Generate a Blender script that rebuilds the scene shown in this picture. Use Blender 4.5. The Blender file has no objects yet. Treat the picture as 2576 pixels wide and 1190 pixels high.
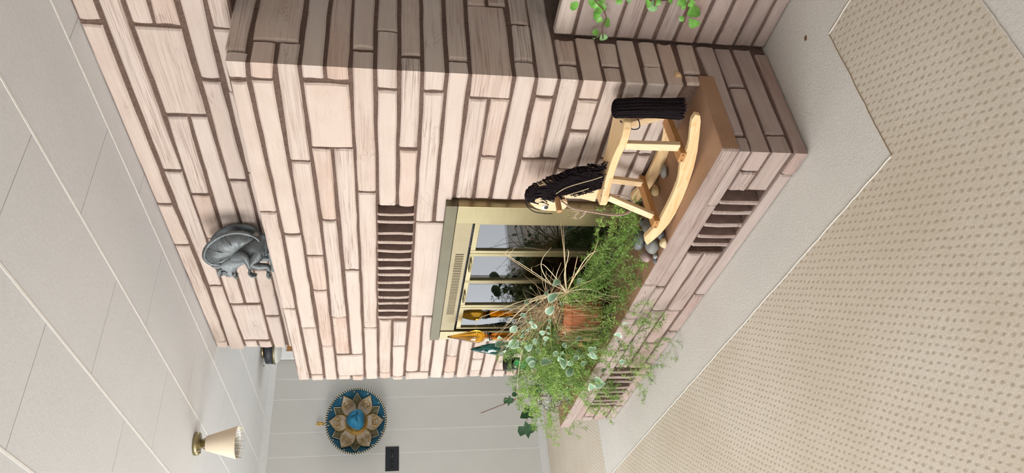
import bpy, bmesh, math, random
from mathutils import Vector, Matrix, noise
R_=random.Random(7)
C=bpy.context.scene.collection
SC=bpy.context.scene
PI=math.pi
# ---------------------------------------------------------------- camera
def make_camera():
    yaw,pit,rol=0.963189349,0.172972921,-0.0136882017
    cy,sy,cp,sp=math.cos(yaw),math.sin(yaw),math.cos(pit),math.sin(pit)
    f=Vector((-sy*cp,cy*cp,-sp)); r=Vector((cy,sy,0)); d=f.cross(r)
    cr,sr=math.cos(rol),math.sin(rol)
    r2=cr*r+sr*d; d2=-sr*r+cr*d
    cam=bpy.data.cameras.new('camera'); cam.sensor_width=36; cam.sensor_fit='HORIZONTAL'; cam.lens=24.907
    cam.clip_start=.02
    o=bpy.data.objects.new('camera',cam); C.objects.link(o)
    # the phone was held upright and the picture lies on its side: image right = down, image up = right
    m=Matrix((( d2.x,r2.x,-f.x,0),(d2.y,r2.y,-f.y,0),(d2.z,r2.z,-f.z,1.418872),(0,0,0,1)))
    o.matrix_world=m
    SC.camera=o
make_camera()
# ---------------------------------------------------------------- light and exposure
wd=bpy.data.worlds.new('world'); SC.world=wd; wd.use_nodes=True
bg=wd.node_tree.nodes['Background']; bg.inputs[0].default_value=(.75,.87,1,1); bg.inputs[1].default_value=1.6
SC.view_settings.view_transform='Standard'; SC.view_settings.look='None'; SC.view_settings.exposure=0.0; SC.view_settings.gamma=1
try: SC.view_settings.use_curve_mapping=False
except Exception: pass
def area(name,loc,rot,sx,sy,power,col):
    l=bpy.data.lights.new(name,'AREA'); l.shape='RECTANGLE'; l.size=sx; l.size_y=sy; l.energy=power; l.color=col
    o=bpy.data.objects.new(name,l); C.objects.link(o); o.location=loc; o.rotation_euler=rot
    return o
# daylight through the openings of the room, plus an added fill at front right
LIGHTS=[
 area('daylight_patio_door',(-6.30,-0.15,1.15),(0,-PI/2,0),2.0,2.1,34,(1,.995,.99)),
 area('daylight_front_window',(-3.45,-3.32,1.5),(PI/2,0,0),3.3,1.25,238,(1,.995,.99)),
 area('fill_right_front',(1.6,-3.32,1.5),(PI/2,0,0),1.6,1.2,72,(1,.995,.99)),  # added fill for the chimney return and planter, not a known window
 area('daylight_back_window',(-5.2,4.62,1.4),(-PI/2,0,0),1.6,1.4,24,(1,.985,.96)),
 area('daylight_next_room',(1.2,4.62,1.5),(-PI/2,0,0),1.8,1.3,8,(1,.98,.95)),
]
# ---------------------------------------------------------------- measured data (metres)
SF=[[-1.7233,-1.654,1.8874,1.9399,1.8802,1.9414,0.0435],[-2.4586,-1.742,1.8766,1.9455,1.8873,1.94,0.0],[-3.285,-2.473,1.8821,1.9409,1.8766,1.9455,0.0],[-4.186,-3.2994,1.8816,1.9413,1.8821,1.9409,0.0],[-1.7189,-1.654,1.8057,1.873,1.7973,1.8664,0.1023],[-2.6209,-1.7369,1.7956,1.8622,1.806,1.8729,0.0],[-3.491,-2.6353,1.793,1.8665,1.7956,1.8622,0.0],[-4.106,-3.5054,1.7973,1.8668,1.793,1.8665,0.0],[-4.186,-4.1204,1.7988,1.8672,1.7973,1.8668,0.0],[-2.1337,-1.654,1.716,1.7866,1.719,1.7835,0.1059],[-2.7937,-2.1481,1.7093,1.7828,1.716,1.7866,0.0],[-3.0996,-2.8081,1.7134,1.776,1.7093,1.7828,0.0],[-3.7134,-3.114,1.7171,1.7773,1.7134,1.776,0.0],[-4.186,-3.7278,1.7204,1.7843,1.7171,1.7773,0.0],[-1.7074,-1.654,1.6387,1.7056,1.6386,1.7047,0.62],[-1.7125,-1.654,1.5582,1.6243,1.5578,1.6242,0.62],[-2.0504,-1.7333,1.5538,1.7024,1.5582,1.7056,0.0],[-2.5102,-2.0669,1.6384,1.6945,1.6368,1.7024,0.0],[-3.3773,-2.5246,1.6315,1.7023,1.6384,1.6945,0.0],[-3.8242,-3.3917,1.6305,1.7034,1.6315,1.7023,0.0],[-2.9119,-2.0627,1.5532,1.617,1.5538,1.6224,0.0],[-3.827,-2.9263,1.5548,1.6161,1.5532,1.617,0.0],[-4.1159,-3.8452,1.5564,1.7053,1.5549,1.7035,0.0],[-4.186,-4.1283,1.6369,1.7059,1.6353,1.7053,0.0],[-4.186,-4.1324,1.5568,1.6223,1.5564,1.6209,0.0],[-2.3125,-1.654,1.4709,1.5405,1.4772,1.5434,0.0862],[-3.5017,-2.3269,1.4749,1.5401,1.4709,1.5405,0.0],[-4.186,-3.5161,1.4717,1.5424,1.4749,1.5401,0.0],[-1.738,-1.654,1.3959,1.4617,1.3966,1.4628,0.1921],[-2.4008,-1.7524,1.3906,1.4569,1.3959,1.4617,0.0],[-4.0904,-3.4215,1.3953,1.4578,1.398,1.4609,0.0],[-4.186,-4.1048,1.3948,1.4573,1.3953,1.4578,0.0],[-2.0402,-1.654,1.3135,1.3791,1.3204,1.3821,0.0692],[-2.4037,-2.0546,1.3137,1.3762,1.3135,1.3791,0.0],[-3.7253,-3.4362,1.3153,1.3824,1.3127,1.3837,0.0],[-4.1418,-3.7397,1.3162,1.3807,1.3153,1.3824,0.0],[-4.186,-4.1562,1.3163,1.3805,1.3162,1.3807,0.0],[-1.7396,-1.654,1.2369,1.303,1.2385,1.3058,0.62],[-2.5131,-1.754,1.2312,1.2989,1.2369,1.303,0.0],[-3.3741,-2.5264,1.1627,1.2952,1.1565,1.2989,0.0],[-4.0862,-3.388,1.23,1.3017,1.2367,1.2952,0.0],[-4.0898,-3.3889,1.1627,1.2156,1.1627,1.2223,0.0],[-4.186,-4.1022,1.1624,1.3019,1.1627,1.3017,0.0],[-2.5108,-1.654,1.1565,1.2168,1.1582,1.224,0.0598],[-1.7582,-1.654,1.0011,1.1429,1.0075,1.1437,0.3639],[-2.3456,-1.7752,1.0751,1.1409,1.0798,1.1429,0.0],[-2.0706,-1.7701,1.0062,1.0645,1.0011,1.0654,0.0],[-2.3428,-2.085,1.0028,1.0607,1.0062,1.0645,0.0],[-2.34,-1.654,0.9226,0.9884,0.9276,0.9925,0.0713],[-1.7397,-1.654,0.8455,0.907,0.8452,0.9128,0.62],[-2.0695,-1.7541,0.8347,0.9034,0.8455,0.907,0.0],[-2.0704,-1.654,0.759,0.8203,0.7675,0.8309,0.0707],[-2.3413,-2.0868,0.7701,0.9082,0.759,0.9036,0.0],[-1.7429,-1.654,0.6768,0.7486,0.6819,0.7527,0.62],[-1.9054,-1.7573,0.6739,0.7417,0.6768,0.7486,0.0],[-2.1279,-1.9198,0.6772,0.7465,0.6739,0.7417,0.0],[-2.3369,-2.1423,0.6814,0.7557,0.6772,0.7465,0.0],[-2.1217,-1.654,0.6019,0.6628,0.6112,0.6671,0.0736],[-2.3339,-2.1361,0.6064,0.667,0.6019,0.6628,0.0],[-1.7451,-1.654,0.5301,0.5884,0.532,0.5962,0.62],[-2.0565,-1.7595,0.5274,0.5862,0.5301,0.5884,0.0],[-2.3311,-2.0709,0.5235,0.592,0.5274,0.5862,0.0],[-2.0167,-1.654,0.4493,0.5138,0.4523,0.5175,0.085],[-2.3282,-2.0311,0.4489,0.5091,0.4493,0.5138,0.0],[-1.7257,-1.654,0.3861,0.4384,0.3819,0.4379,0.2209],[-2.0227,-1.7401,0.3865,0.4349,0.3861,0.4384,0.0],[-2.3256,-2.0371,0.3809,0.4345,0.3865,0.4349,0.0],[-4.186,-3.6152,1.0787,1.148,1.0845,1.1499,0.0],[-3.8681,-3.617,1.0055,1.065,1.0103,1.0701,0.0],[-4.0972,-3.8825,0.9993,1.0644,1.0055,1.065,0.0],[-4.186,-4.1116,0.997,1.0643,0.9993,1.0644,0.0],[-4.186,-3.6188,0.9144,0.9828,0.9298,0.9959,0.0],[-3.9156,-3.6207,0.8442,0.9078,0.8489,0.9154,0.0],[-4.0747,-3.93,0.8412,0.9032,0.8442,0.9078,0.0],[-4.186,-4.0891,0.8393,0.9002,0.8412,0.9032,0.0],[-4.186,-3.6227,0.7619,0.825,0.7648,0.8345,0.0],[-3.863,-3.6246,0.6841,0.749,0.685,0.7504,0.0],[-4.0819,-3.8774,0.6811,0.7479,0.6841,0.749,0.0],[-4.186,-4.0963,0.6794,0.7475,0.6811,0.7479,0.0],[-3.9907,-3.6264,0.6067,0.6684,0.6057,0.6706,0.0],[-4.186,-4.0051,0.607,0.6652,0.6067,0.6684,0.0],[-4.186,-3.6283,0.5313,0.5926,0.5258,0.5913,0.0],[-3.7996,-3.6302,0.4482,0.5131,0.4452,0.5114,0.0],[-4.0863,-3.814,0.4534,0.516,0.4482,0.5131,0.0],[-4.186,-4.1007,0.4549,0.5168,0.4534,0.516,0.0],[-3.9135,-3.632,0.3735,0.4355,0.3688,0.4308,0.0],[-4.186,-3.9279,0.3806,0.4404,0.3735,0.4355,0.0]]
SU=[[-1.7138,-1.2,2.3803,2.4484,2.3737,2.4398,0.0],[-2.7228,-1.7348,2.381,2.442,2.3806,2.4488,0.0],[-3.0492,-2.7372,2.3761,2.442,2.381,2.442,0.0],[-4.093,-3.0636,2.379,2.442,2.3761,2.442,0.0],[-4.186,-4.1074,2.3856,2.4436,2.379,2.442,0.0],[-2.4774,-1.2,2.2895,2.3577,2.2931,2.3593,0.0],[-3.4303,-2.4997,2.293,2.3535,2.2897,2.3581,0.0],[-4.186,-3.4529,2.2866,2.3712,2.293,2.3536,0.0],[-1.7101,-1.2,2.216,2.2758,2.1897,2.2787,0.0],[-1.7103,-1.2,2.1276,2.2013,2.1229,2.1753,0.0],[-2.1408,-1.7293,2.1238,2.2713,2.1277,2.2758,0.0],[-2.6382,-2.1619,2.2086,2.2795,2.1991,2.2713,0.0],[-2.9852,-2.157,2.1121,2.1928,2.1237,2.1847,0.0],[-2.9873,-2.6583,2.2072,2.2796,2.2086,2.2797,0.0],[-3.6287,-3.0017,2.2081,2.2798,2.2072,2.2796,0.0],[-3.6292,-2.9996,2.1201,2.1937,2.1121,2.1928,0.0],[-4.0824,-3.6569,2.1261,2.2745,2.1206,2.2798,0.0],[-4.186,-4.1065,2.2044,2.2722,2.207,2.2743,0.0],[-4.186,-4.1087,2.1207,2.19,2.1256,2.1926,0.0],[-1.9502,-1.2,2.0419,2.1035,2.0287,2.1085,0.0],[-2.533,-1.9666,2.0335,2.1055,2.0419,2.1033,0.0],[-2.9832,-2.5529,2.0321,2.0977,2.0336,2.1054,0.0],[-3.2759,-2.9976,2.031,2.1016,2.0321,2.0977,0.0],[-3.7745,-3.2942,2.0344,2.1089,2.0309,2.1015,0.0],[-4.186,-3.7937,2.0423,2.1063,2.0345,2.109,0.0]]
SR=[[1.8742,2.5,1.8854,1.9483,1.8813,1.9483],[1.9355,2.5,1.7228,1.8702,1.7252,1.8669],[1.921,2.5,1.4787,1.5467,1.4786,1.5493],[2.0247,2.5,1.3973,1.4643,1.3987,1.4642],[1.9033,2.5,1.3198,1.3819,1.3196,1.3843],[1.8926,2.5,1.1588,1.2236,1.1567,1.2207],[2.1917,2.5,1.0775,1.1425,1.0772,1.1423],[2.2004,2.5,0.9987,1.0631,0.998,1.0628],[2.1041,2.5,0.9198,0.9863,0.9162,0.9836],[1.9038,2.0893,0.9249,0.9902,0.9199,0.9864],[1.9024,2.027,0.766,0.8328,0.7621,0.8329],[1.905,2.0266,0.6078,0.6714,0.6011,0.67],[1.9156,2.0455,0.4499,0.5132,0.4454,0.5081],[1.8896,2.0459,0.3003,0.3638,0.2944,0.3558],[1.8297,1.874,0.3024,0.3667,0.3004,0.364]]
BLADES=[[[-2.846,1.66,0.578],[-2.499,1.647,0.666],[-2.235,1.633,0.739]],[[-2.846,1.66,0.578],[-2.544,1.656,0.651],[-2.312,1.651,0.708]],[[-2.846,1.66,0.578],[-2.762,1.66,0.672],[-2.65,1.66,0.733],[-2.558,1.659,0.75],[-2.463,1.659,0.728]],[[-2.846,1.66,0.578],[-2.781,1.663,0.668],[-2.688,1.666,0.769],[-2.553,1.669,0.903],[-2.517,1.672,0.915],[-2.499,1.675,0.884],[-2.499,1.678,0.819],[-2.518,1.681,0.744]],[[-2.846,1.66,0.578],[-2.766,1.658,0.67],[-2.659,1.656,0.772],[-2.537,1.655,0.894],[-2.512,1.653,0.903],[-2.454,1.651,0.888]],[[-2.846,1.66,0.578],[-2.575,1.666,0.553],[-2.51,1.672,0.514],[-2.495,1.678,0.434]],[[-2.846,1.66,0.578],[-2.621,1.621,0.586],[-2.4,1.583,0.573],[-2.24,1.544,0.594]],[[-2.846,1.66,0.578],[-2.591,1.647,0.734],[-2.578,1.635,0.778],[-2.568,1.622,0.8],[-2.604,1.61,0.79]],[[-2.846,1.66,0.578],[-2.78,1.671,0.639],[-2.702,1.682,0.706]],[[-2.846,1.66,0.578],[-2.77,1.652,0.528],[-2.693,1.645,0.471],[-2.646,1.637,0.428]],[[-2.846,1.66,0.578],[-2.891,1.664,0.418],[-2.913,1.668,0.351],[-2.904,1.671,0.292],[-2.853,1.675,0.245]],[[-2.846,1.66,0.578],[-2.761,1.626,0.496],[-2.761,1.591,0.405],[-2.709,1.557,0.362]],[[-2.846,1.66,0.578],[-2.848,1.65,0.471],[-2.888,1.64,0.383],[-2.95,1.63,0.286],[-3.007,1.62,0.22],[-2.997,1.61,0.173]],[[-2.846,1.66,0.578],[-2.953,1.643,0.466],[-3.046,1.627,0.343],[-3.101,1.61,0.279],[-3.114,1.594,0.225],[-3.065,1.577,0.2]],[[-2.846,1.66,0.578],[-2.848,1.65,0.666],[-2.877,1.641,0.739],[-3.008,1.631,0.796],[-3.178,1.622,0.848]],[[-2.846,1.66,0.578],[-2.875,1.649,0.68],[-2.94,1.637,0.767],[-3.252,1.626,0.882]],[[-2.846,1.66,0.578],[-2.859,1.63,0.705],[-2.856,1.601,0.766],[-2.957,1.571,0.838],[-3.093,1.542,0.889]],[[-2.846,1.66,0.578],[-2.877,1.645,0.729],[-2.897,1.631,0.813],[-2.979,1.616,0.934],[-2.991,1.602,0.979],[-3.053,1.587,0.995],[-3.143,1.573,0.994]],[[-2.846,1.66,0.578],[-2.883,1.644,0.718],[-2.944,1.629,0.806],[-3.026,1.613,0.912],[-3.016,1.598,0.921],[-3.1,1.582,0.876]],[[-2.846,1.66,0.578],[-2.891,1.664,0.656],[-3.077,1.669,0.741],[-3.191,1.673,0.767],[-3.404,1.677,0.805]],[[-2.846,1.66,0.578],[-2.939,1.658,0.627],[-3.097,1.657,0.698],[-3.245,1.655,0.735]],[[-2.846,1.66,0.578],[-2.885,1.628,0.622],[-2.985,1.596,0.646],[-3.089,1.564,0.709]],[[-2.846,1.66,0.578],[-3.064,1.66,0.52],[-3.284,1.66,0.439],[-3.379,1.66,0.362]],[[-2.846,1.66,0.578],[-2.962,1.627,0.527],[-3.067,1.594,0.436],[-3.047,1.561,0.395]],[[-2.846,1.66,0.578],[-3.047,1.651,0.484],[-3.116,1.642,0.385],[-3.278,1.633,0.351]],[[-2.846,1.66,0.578],[-2.636,1.61,0.676],[-2.426,1.559,0.705]],[[-2.846,1.66,0.578],[-2.62,1.62,0.641],[-2.397,1.58,0.677],[-2.299,1.54,0.709]],[[-2.846,1.66,0.578],[-2.725,1.664,0.575],[-2.561,1.667,0.59],[-2.55,1.671,0.59]],[[-2.942,1.66,0.567],[-3.063,1.638,0.625],[-3.328,1.616,0.704],[-3.58,1.594,0.698],[-3.958,1.571,0.654]],[[-3.022,1.66,0.529],[-3.283,1.638,0.604],[-3.477,1.616,0.647],[-3.749,1.594,0.613],[-3.844,1.572,0.575]],[[-2.846,1.66,0.578],[-2.96,1.669,0.194],[-2.745,1.678,0.057],[-2.687,1.687,0.006]]]
FRONDS=[[[-2.982,1.66,0.518],[-2.768,1.647,0.452],[-2.506,1.633,0.412],[-2.332,1.62,0.394]],[[-2.982,1.66,0.518],[-2.74,1.673,0.474],[-2.431,1.687,0.478],[-2.22,1.7,0.507]],[[-2.982,1.66,0.518],[-2.694,1.667,0.468],[-2.41,1.673,0.432],[-2.246,1.68,0.426]],[[-2.982,1.66,0.518],[-2.751,1.68,0.49],[-2.576,1.7,0.436],[-2.401,1.72,0.408],[-2.215,1.74,0.407]],[[-2.982,1.66,0.518],[-2.782,1.633,0.451],[-2.562,1.607,0.364],[-2.423,1.58,0.348]],[[-2.982,1.66,0.518],[-2.808,1.627,0.406],[-2.608,1.593,0.316],[-2.423,1.56,0.334]],[[-2.982,1.66,0.518],[-2.908,1.64,0.398],[-2.723,1.62,0.353],[-2.584,1.6,0.321]],[[-2.982,1.66,0.518],[-2.899,1.613,0.364],[-2.668,1.567,0.321],[-2.487,1.52,0.313]],[[-2.982,1.66,0.518],[-2.813,1.673,0.515],[-2.691,1.687,0.446],[-2.577,1.7,0.455]],[[-2.982,1.66,0.518],[-2.743,1.675,0.454],[-2.627,1.69,0.387],[-2.337,1.705,0.447],[-2.273,1.72,0.471]],[[-2.982,1.66,0.518],[-2.718,1.66,0.501],[-2.549,1.66,0.506],[-2.392,1.66,0.484]],[[-2.982,1.66,0.518],[-2.683,1.66,0.434],[-2.514,1.66,0.386],[-2.274,1.66,0.404]],[[-2.982,1.66,0.518],[-2.984,1.593,0.365],[-2.744,1.527,0.325],[-2.59,1.46,0.274]],[[-2.982,1.66,0.518],[-3.062,1.59,0.324],[-2.809,1.52,0.268],[-2.681,1.45,0.19]],[[-2.982,1.66,0.518],[-3.098,1.587,0.336],[-2.958,1.513,0.224],[-2.777,1.44,0.178]],[[-2.982,1.66,0.518],[-3.116,1.595,0.288],[-3.08,1.53,0.1],[-2.973,1.465,0.046],[-2.974,1.4,-0.046]],[[-2.982,1.66,0.518],[-3.174,1.58,0.317],[-3.062,1.5,0.195],[-2.988,1.42,0.133]],[[-2.982,1.66,0.518],[-3.213,1.577,0.307],[-3.233,1.493,0.166],[-3.061,1.41,0.007]],[[-2.982,1.66,0.518],[-3.219,1.58,0.348],[-3.245,1.5,0.226],[-3.222,1.42,0.077]],[[-2.982,1.66,0.518],[-3.265,1.58,0.358],[-3.393,1.5,0.228],[-3.296,1.42,0.074]],[[-2.982,1.66,0.518],[-3.326,1.587,0.363],[-3.583,1.513,0.22],[-3.583,1.44,0.095]],[[-2.982,1.66,0.518],[-3.306,1.6,0.366],[-3.533,1.54,0.275],[-3.618,1.48,0.17]],[[-2.982,1.66,0.518],[-3.285,1.613,0.413],[-3.647,1.567,0.288],[-3.831,1.52,0.202]],[[-2.982,1.66,0.518],[-3.304,1.623,0.429],[-3.634,1.587,0.358],[-3.839,1.55,0.268]],[[-2.982,1.66,0.518],[-3.265,1.628,0.501],[-3.595,1.596,0.481],[-3.928,1.564,0.367],[-4.394,1.532,0.258],[-4.464,1.5,0.166]],[[-2.982,1.66,0.518],[-3.239,1.638,0.548],[-3.582,1.616,0.572],[-3.99,1.594,0.547],[-4.495,1.572,0.38],[-4.746,1.55,0.25]],[[-2.982,1.66,0.518],[-3.298,1.645,0.535],[-3.667,1.63,0.554],[-4.176,1.615,0.487],[-4.568,1.6,0.431]],[[-2.982,1.66,0.518],[-3.206,1.645,0.596],[-3.506,1.63,0.651],[-3.914,1.615,0.631],[-4.267,1.6,0.55]],[[-2.982,1.66,0.518],[-3.162,1.645,0.626],[-3.31,1.63,0.727],[-3.625,1.615,0.745],[-3.875,1.6,0.686]],[[-2.982,1.66,0.518],[-3.184,1.657,0.62],[-3.357,1.653,0.739],[-3.595,1.65,0.787]],[[-2.982,1.66,0.518],[-3.109,1.64,0.657],[-3.198,1.62,0.767],[-3.437,1.6,0.785]],[[-2.982,1.66,0.518],[-3.209,1.623,0.577],[-3.317,1.587,0.646],[-3.587,1.55,0.712]],[[-2.982,1.66,0.518],[-3.222,1.607,0.556],[-3.445,1.553,0.561],[-3.643,1.5,0.551]],[[-2.982,1.66,0.518],[-3.296,1.62,0.496],[-3.614,1.58,0.456],[-3.989,1.54,0.431],[-4.155,1.5,0.352]],[[-2.982,1.66,0.518],[-3.282,1.59,0.481],[-3.427,1.52,0.459],[-3.531,1.45,0.423]],[[-2.982,1.66,0.518],[-3.089,1.607,0.624],[-3.112,1.553,0.707],[-3.134,1.5,0.768]],[[-2.982,1.66,0.518],[-3.119,1.6,0.578],[-3.13,1.54,0.644],[-3.185,1.48,0.681]],[[-2.982,1.66,0.518],[-3.146,1.59,0.47],[-3.185,1.52,0.45],[-3.271,1.45,0.461]],[[-2.982,1.66,0.518],[-3.103,1.59,0.438],[-3.143,1.52,0.356],[-3.229,1.45,0.303]],[[-2.982,1.66,0.518],[-3.054,1.587,0.43],[-2.998,1.513,0.355],[-3.025,1.44,0.279]],[[-2.982,1.66,0.518],[-2.97,1.587,0.43],[-2.834,1.513,0.379],[-2.855,1.44,0.289]],[[-2.982,1.66,0.518],[-3.138,1.587,0.534],[-3.167,1.513,0.579],[-3.197,1.44,0.541]],[[-2.982,1.66,0.518],[-3.143,1.612,0.592],[-3.227,1.565,0.602],[-3.413,1.518,0.636],[-3.461,1.47,0.611]],[[-2.982,1.66,0.518],[-3.168,1.6,0.358],[-3.141,1.54,0.248],[-3.254,1.48,0.119],[-3.515,1.42,-0.041]],[[-2.982,1.66,0.518],[-3.183,1.633,0.54],[-3.457,1.605,0.53],[-3.711,1.578,0.598],[-3.874,1.55,0.667]],[[-2.982,1.66,0.518],[-3.287,1.615,0.455],[-3.384,1.57,0.484],[-3.595,1.525,0.489],[-3.781,1.48,0.363]],[[-2.982,1.66,0.518],[-3.227,1.607,0.406],[-3.358,1.555,0.339],[-3.556,1.502,0.252],[-3.724,1.45,0.099]],[[-2.982,1.66,0.518],[-3.203,1.62,0.558],[-3.351,1.58,0.651],[-3.567,1.54,0.65],[-3.756,1.5,0.575]],[[-2.982,1.66,0.518],[-3.225,1.607,0.492],[-3.356,1.555,0.383],[-3.552,1.502,0.321],[-3.645,1.45,0.398]]]
VAR=[[-3.269,1.6,0.841,0.045],[-3.28,1.6,0.777,0.05],[-3.391,1.62,0.818,0.051],[-3.34,1.65,0.75,0.042],[-3.041,1.55,0.7,0.023],[-3.088,1.55,0.703,0.02],[-3.106,1.55,0.668,0.024],[-3.015,1.5,0.661,0.023],[-3.157,1.55,0.725,0.026],[-3.212,1.55,0.71,0.037],[-3.067,1.5,0.657,0.022],[-3.26,1.55,0.652,0.037],[-3.428,1.6,0.765,0.034],[-3.256,1.5,0.691,0.041],[-3.266,1.5,0.664,0.033],[-3.168,1.45,0.643,0.044],[-3.114,1.45,0.618,0.032],[-3.079,1.45,0.605,0.027],[-3.191,1.45,0.545,0.041],[-3.221,1.42,0.51,0.041],[-2.891,1.45,0.643,0.03],[-2.919,1.45,0.527,0.03],[-3.13,1.5,0.6,0.024],[-3.21,1.5,0.541,0.031],[-3.04,1.45,0.438,0.031],[-3.096,1.44,0.412,0.036],[-3.099,1.45,0.43,0.02],[-3.478,1.45,0.402,0.053],[-3.438,1.42,0.34,0.048],[-3.397,1.42,0.311,0.043],[-2.975,1.42,0.404,0.027],[-2.834,1.42,0.367,0.037],[-2.658,1.6,0.672,0.032],[-2.703,1.55,0.688,0.04],[-2.825,1.55,0.675,0.037],[-2.727,1.65,0.542,0.03],[-3.118,1.42,0.266,0.024],[-3.429,1.45,0.331,0.03],[-3.2,1.45,0.44,0.025],[-2.746,1.55,0.799,0.022],[-3.096,1.5,0.555,0.024],[-3.137,1.45,0.498,0.028],[-2.878,1.55,0.786,0.022],[-2.987,1.55,0.719,0.027],[-3.342,1.6,0.729,0.03],[-3.411,1.45,0.472,0.03],[-3.21,1.42,0.334,0.025]]
DARK=[[-4.04,1.6,0.686,0.074],[-3.883,1.6,0.554,0.106],[-3.676,1.6,0.682,0.041],[-4.255,1.6,0.526,0.12],[-4.563,1.6,0.487,0.133],[-3.948,1.6,0.663,0.039],[-4.201,1.6,0.52,0.057],[-4.005,1.6,0.544,0.074],[-3.812,1.6,0.555,0.057]]
DSTEM=[[-4.238,1.6,0.833],[-4.09,1.6,0.698],[-4.018,1.6,0.64],[-3.991,1.6,0.571],[-3.825,1.6,0.528],[-3.604,1.6,0.478]]
DSTEM2=[[-3.915,1.6,0.512],[-4.201,1.6,0.522],[-4.412,1.6,0.512]]
IVY=[[-1.606,1.99,0.696,0.021],[-1.6,1.99,0.668,0.024],[-1.583,1.99,0.699,0.021],[-1.538,1.99,0.669,0.029],[-1.527,1.99,0.701,0.02],[-1.475,1.99,0.712,0.035],[-1.467,1.99,0.735,0.026],[-1.508,1.99,0.718,0.026],[-1.489,1.99,0.691,0.017],[-1.456,1.99,0.748,0.02],[-1.453,1.99,0.704,0.026],[-1.444,1.99,0.653,0.02],[-1.441,1.99,0.619,0.014],[-1.454,1.99,0.529,0.032],[-1.445,1.99,0.552,0.026],[-1.435,1.99,0.517,0.021],[-1.43,1.99,0.471,0.015],[-1.43,1.99,0.432,0.03],[-1.428,1.99,0.396,0.024],[-1.467,1.99,0.374,0.039],[-1.513,1.99,0.356,0.037],[-1.5,1.99,0.406,0.018],[-1.439,1.99,0.399,0.021],[-1.45,1.99,0.414,0.018],[-1.487,1.99,0.716,0.023]]
IST=[[[-1.599,1.98,0.671],[-1.552,1.98,0.686],[-1.514,1.98,0.682],[-1.478,1.98,0.702],[-1.448,1.98,0.735],[-1.397,1.98,0.789]],[[-1.447,1.98,0.528],[-1.415,1.98,0.533],[-1.362,1.98,0.564]],[[-1.503,1.98,0.397],[-1.478,1.98,0.403],[-1.437,1.98,0.413],[-1.397,1.98,0.417],[-1.355,1.98,0.482]]]
RS=[[-2.312,1.668,0.058],[-2.226,1.571,0.043],[-2.219,1.52,0.036],[-2.295,1.56,0.06],[-2.411,1.665,0.063],[-2.388,1.567,0.051],[-2.365,1.727,0.035],[-2.33,1.53,0.02],[-2.452,1.599,0.025],[-2.319,1.844,0.042],[-2.437,1.812,0.025],[-2.284,1.721,0.038],[-2.347,1.521,0.02],[-2.361,1.854,0.036]]
# ---------------------------------------------------------------- geometry helpers
LOC={}
def wl(o): return LOC.get(o.name,Vector((0,0,0)))
def thing(name,loc,label,cat,group=None,parent=None):
    o=bpy.data.objects.new(name,None); C.objects.link(o); loc=Vector(loc)
    if parent: o.parent=parent; o.location=loc-wl(parent)
    else: o.location=loc
    o.empty_display_size=.05
    LOC[o.name]=loc
    if label: o['label']=label
    if cat: o['category']=cat
    if group: o['group']=group
    return o
def tag(o,label=None,cat=None,group=None,kind=None):
    if label: o['label']=label
    if cat: o['category']=cat
    if group: o['group']=group
    if kind: o['kind']=kind
    return o
def mesh(name,V,F,mat,parent=None,smooth=False,mi=None,origin=None,uv=None):
    V=[Vector(v) for v in V]
    if origin is None:
        n=max(1,len(V)); origin=Vector((sum(v.x for v in V)/n,sum(v.y for v in V)/n,sum(v.z for v in V)/n))
    origin=Vector(origin)
    me=bpy.data.meshes.new(name); me.from_pydata([tuple(v-origin) for v in V],[],F)
    mats=mat if isinstance(mat,(list,tuple)) else [mat]
    for m in mats: me.materials.append(m)
    if mi: me.polygons.foreach_set('material_index',mi)
    if smooth: me.polygons.foreach_set('use_smooth',[True]*len(me.polygons))
    me.update()
    o=bpy.data.objects.new(name,me); C.objects.link(o)
    if parent is not None:
        o.parent=parent; o.location=origin-wl(parent)
    else: o.location=origin
    LOC[o.name]=origin
    return o
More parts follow.
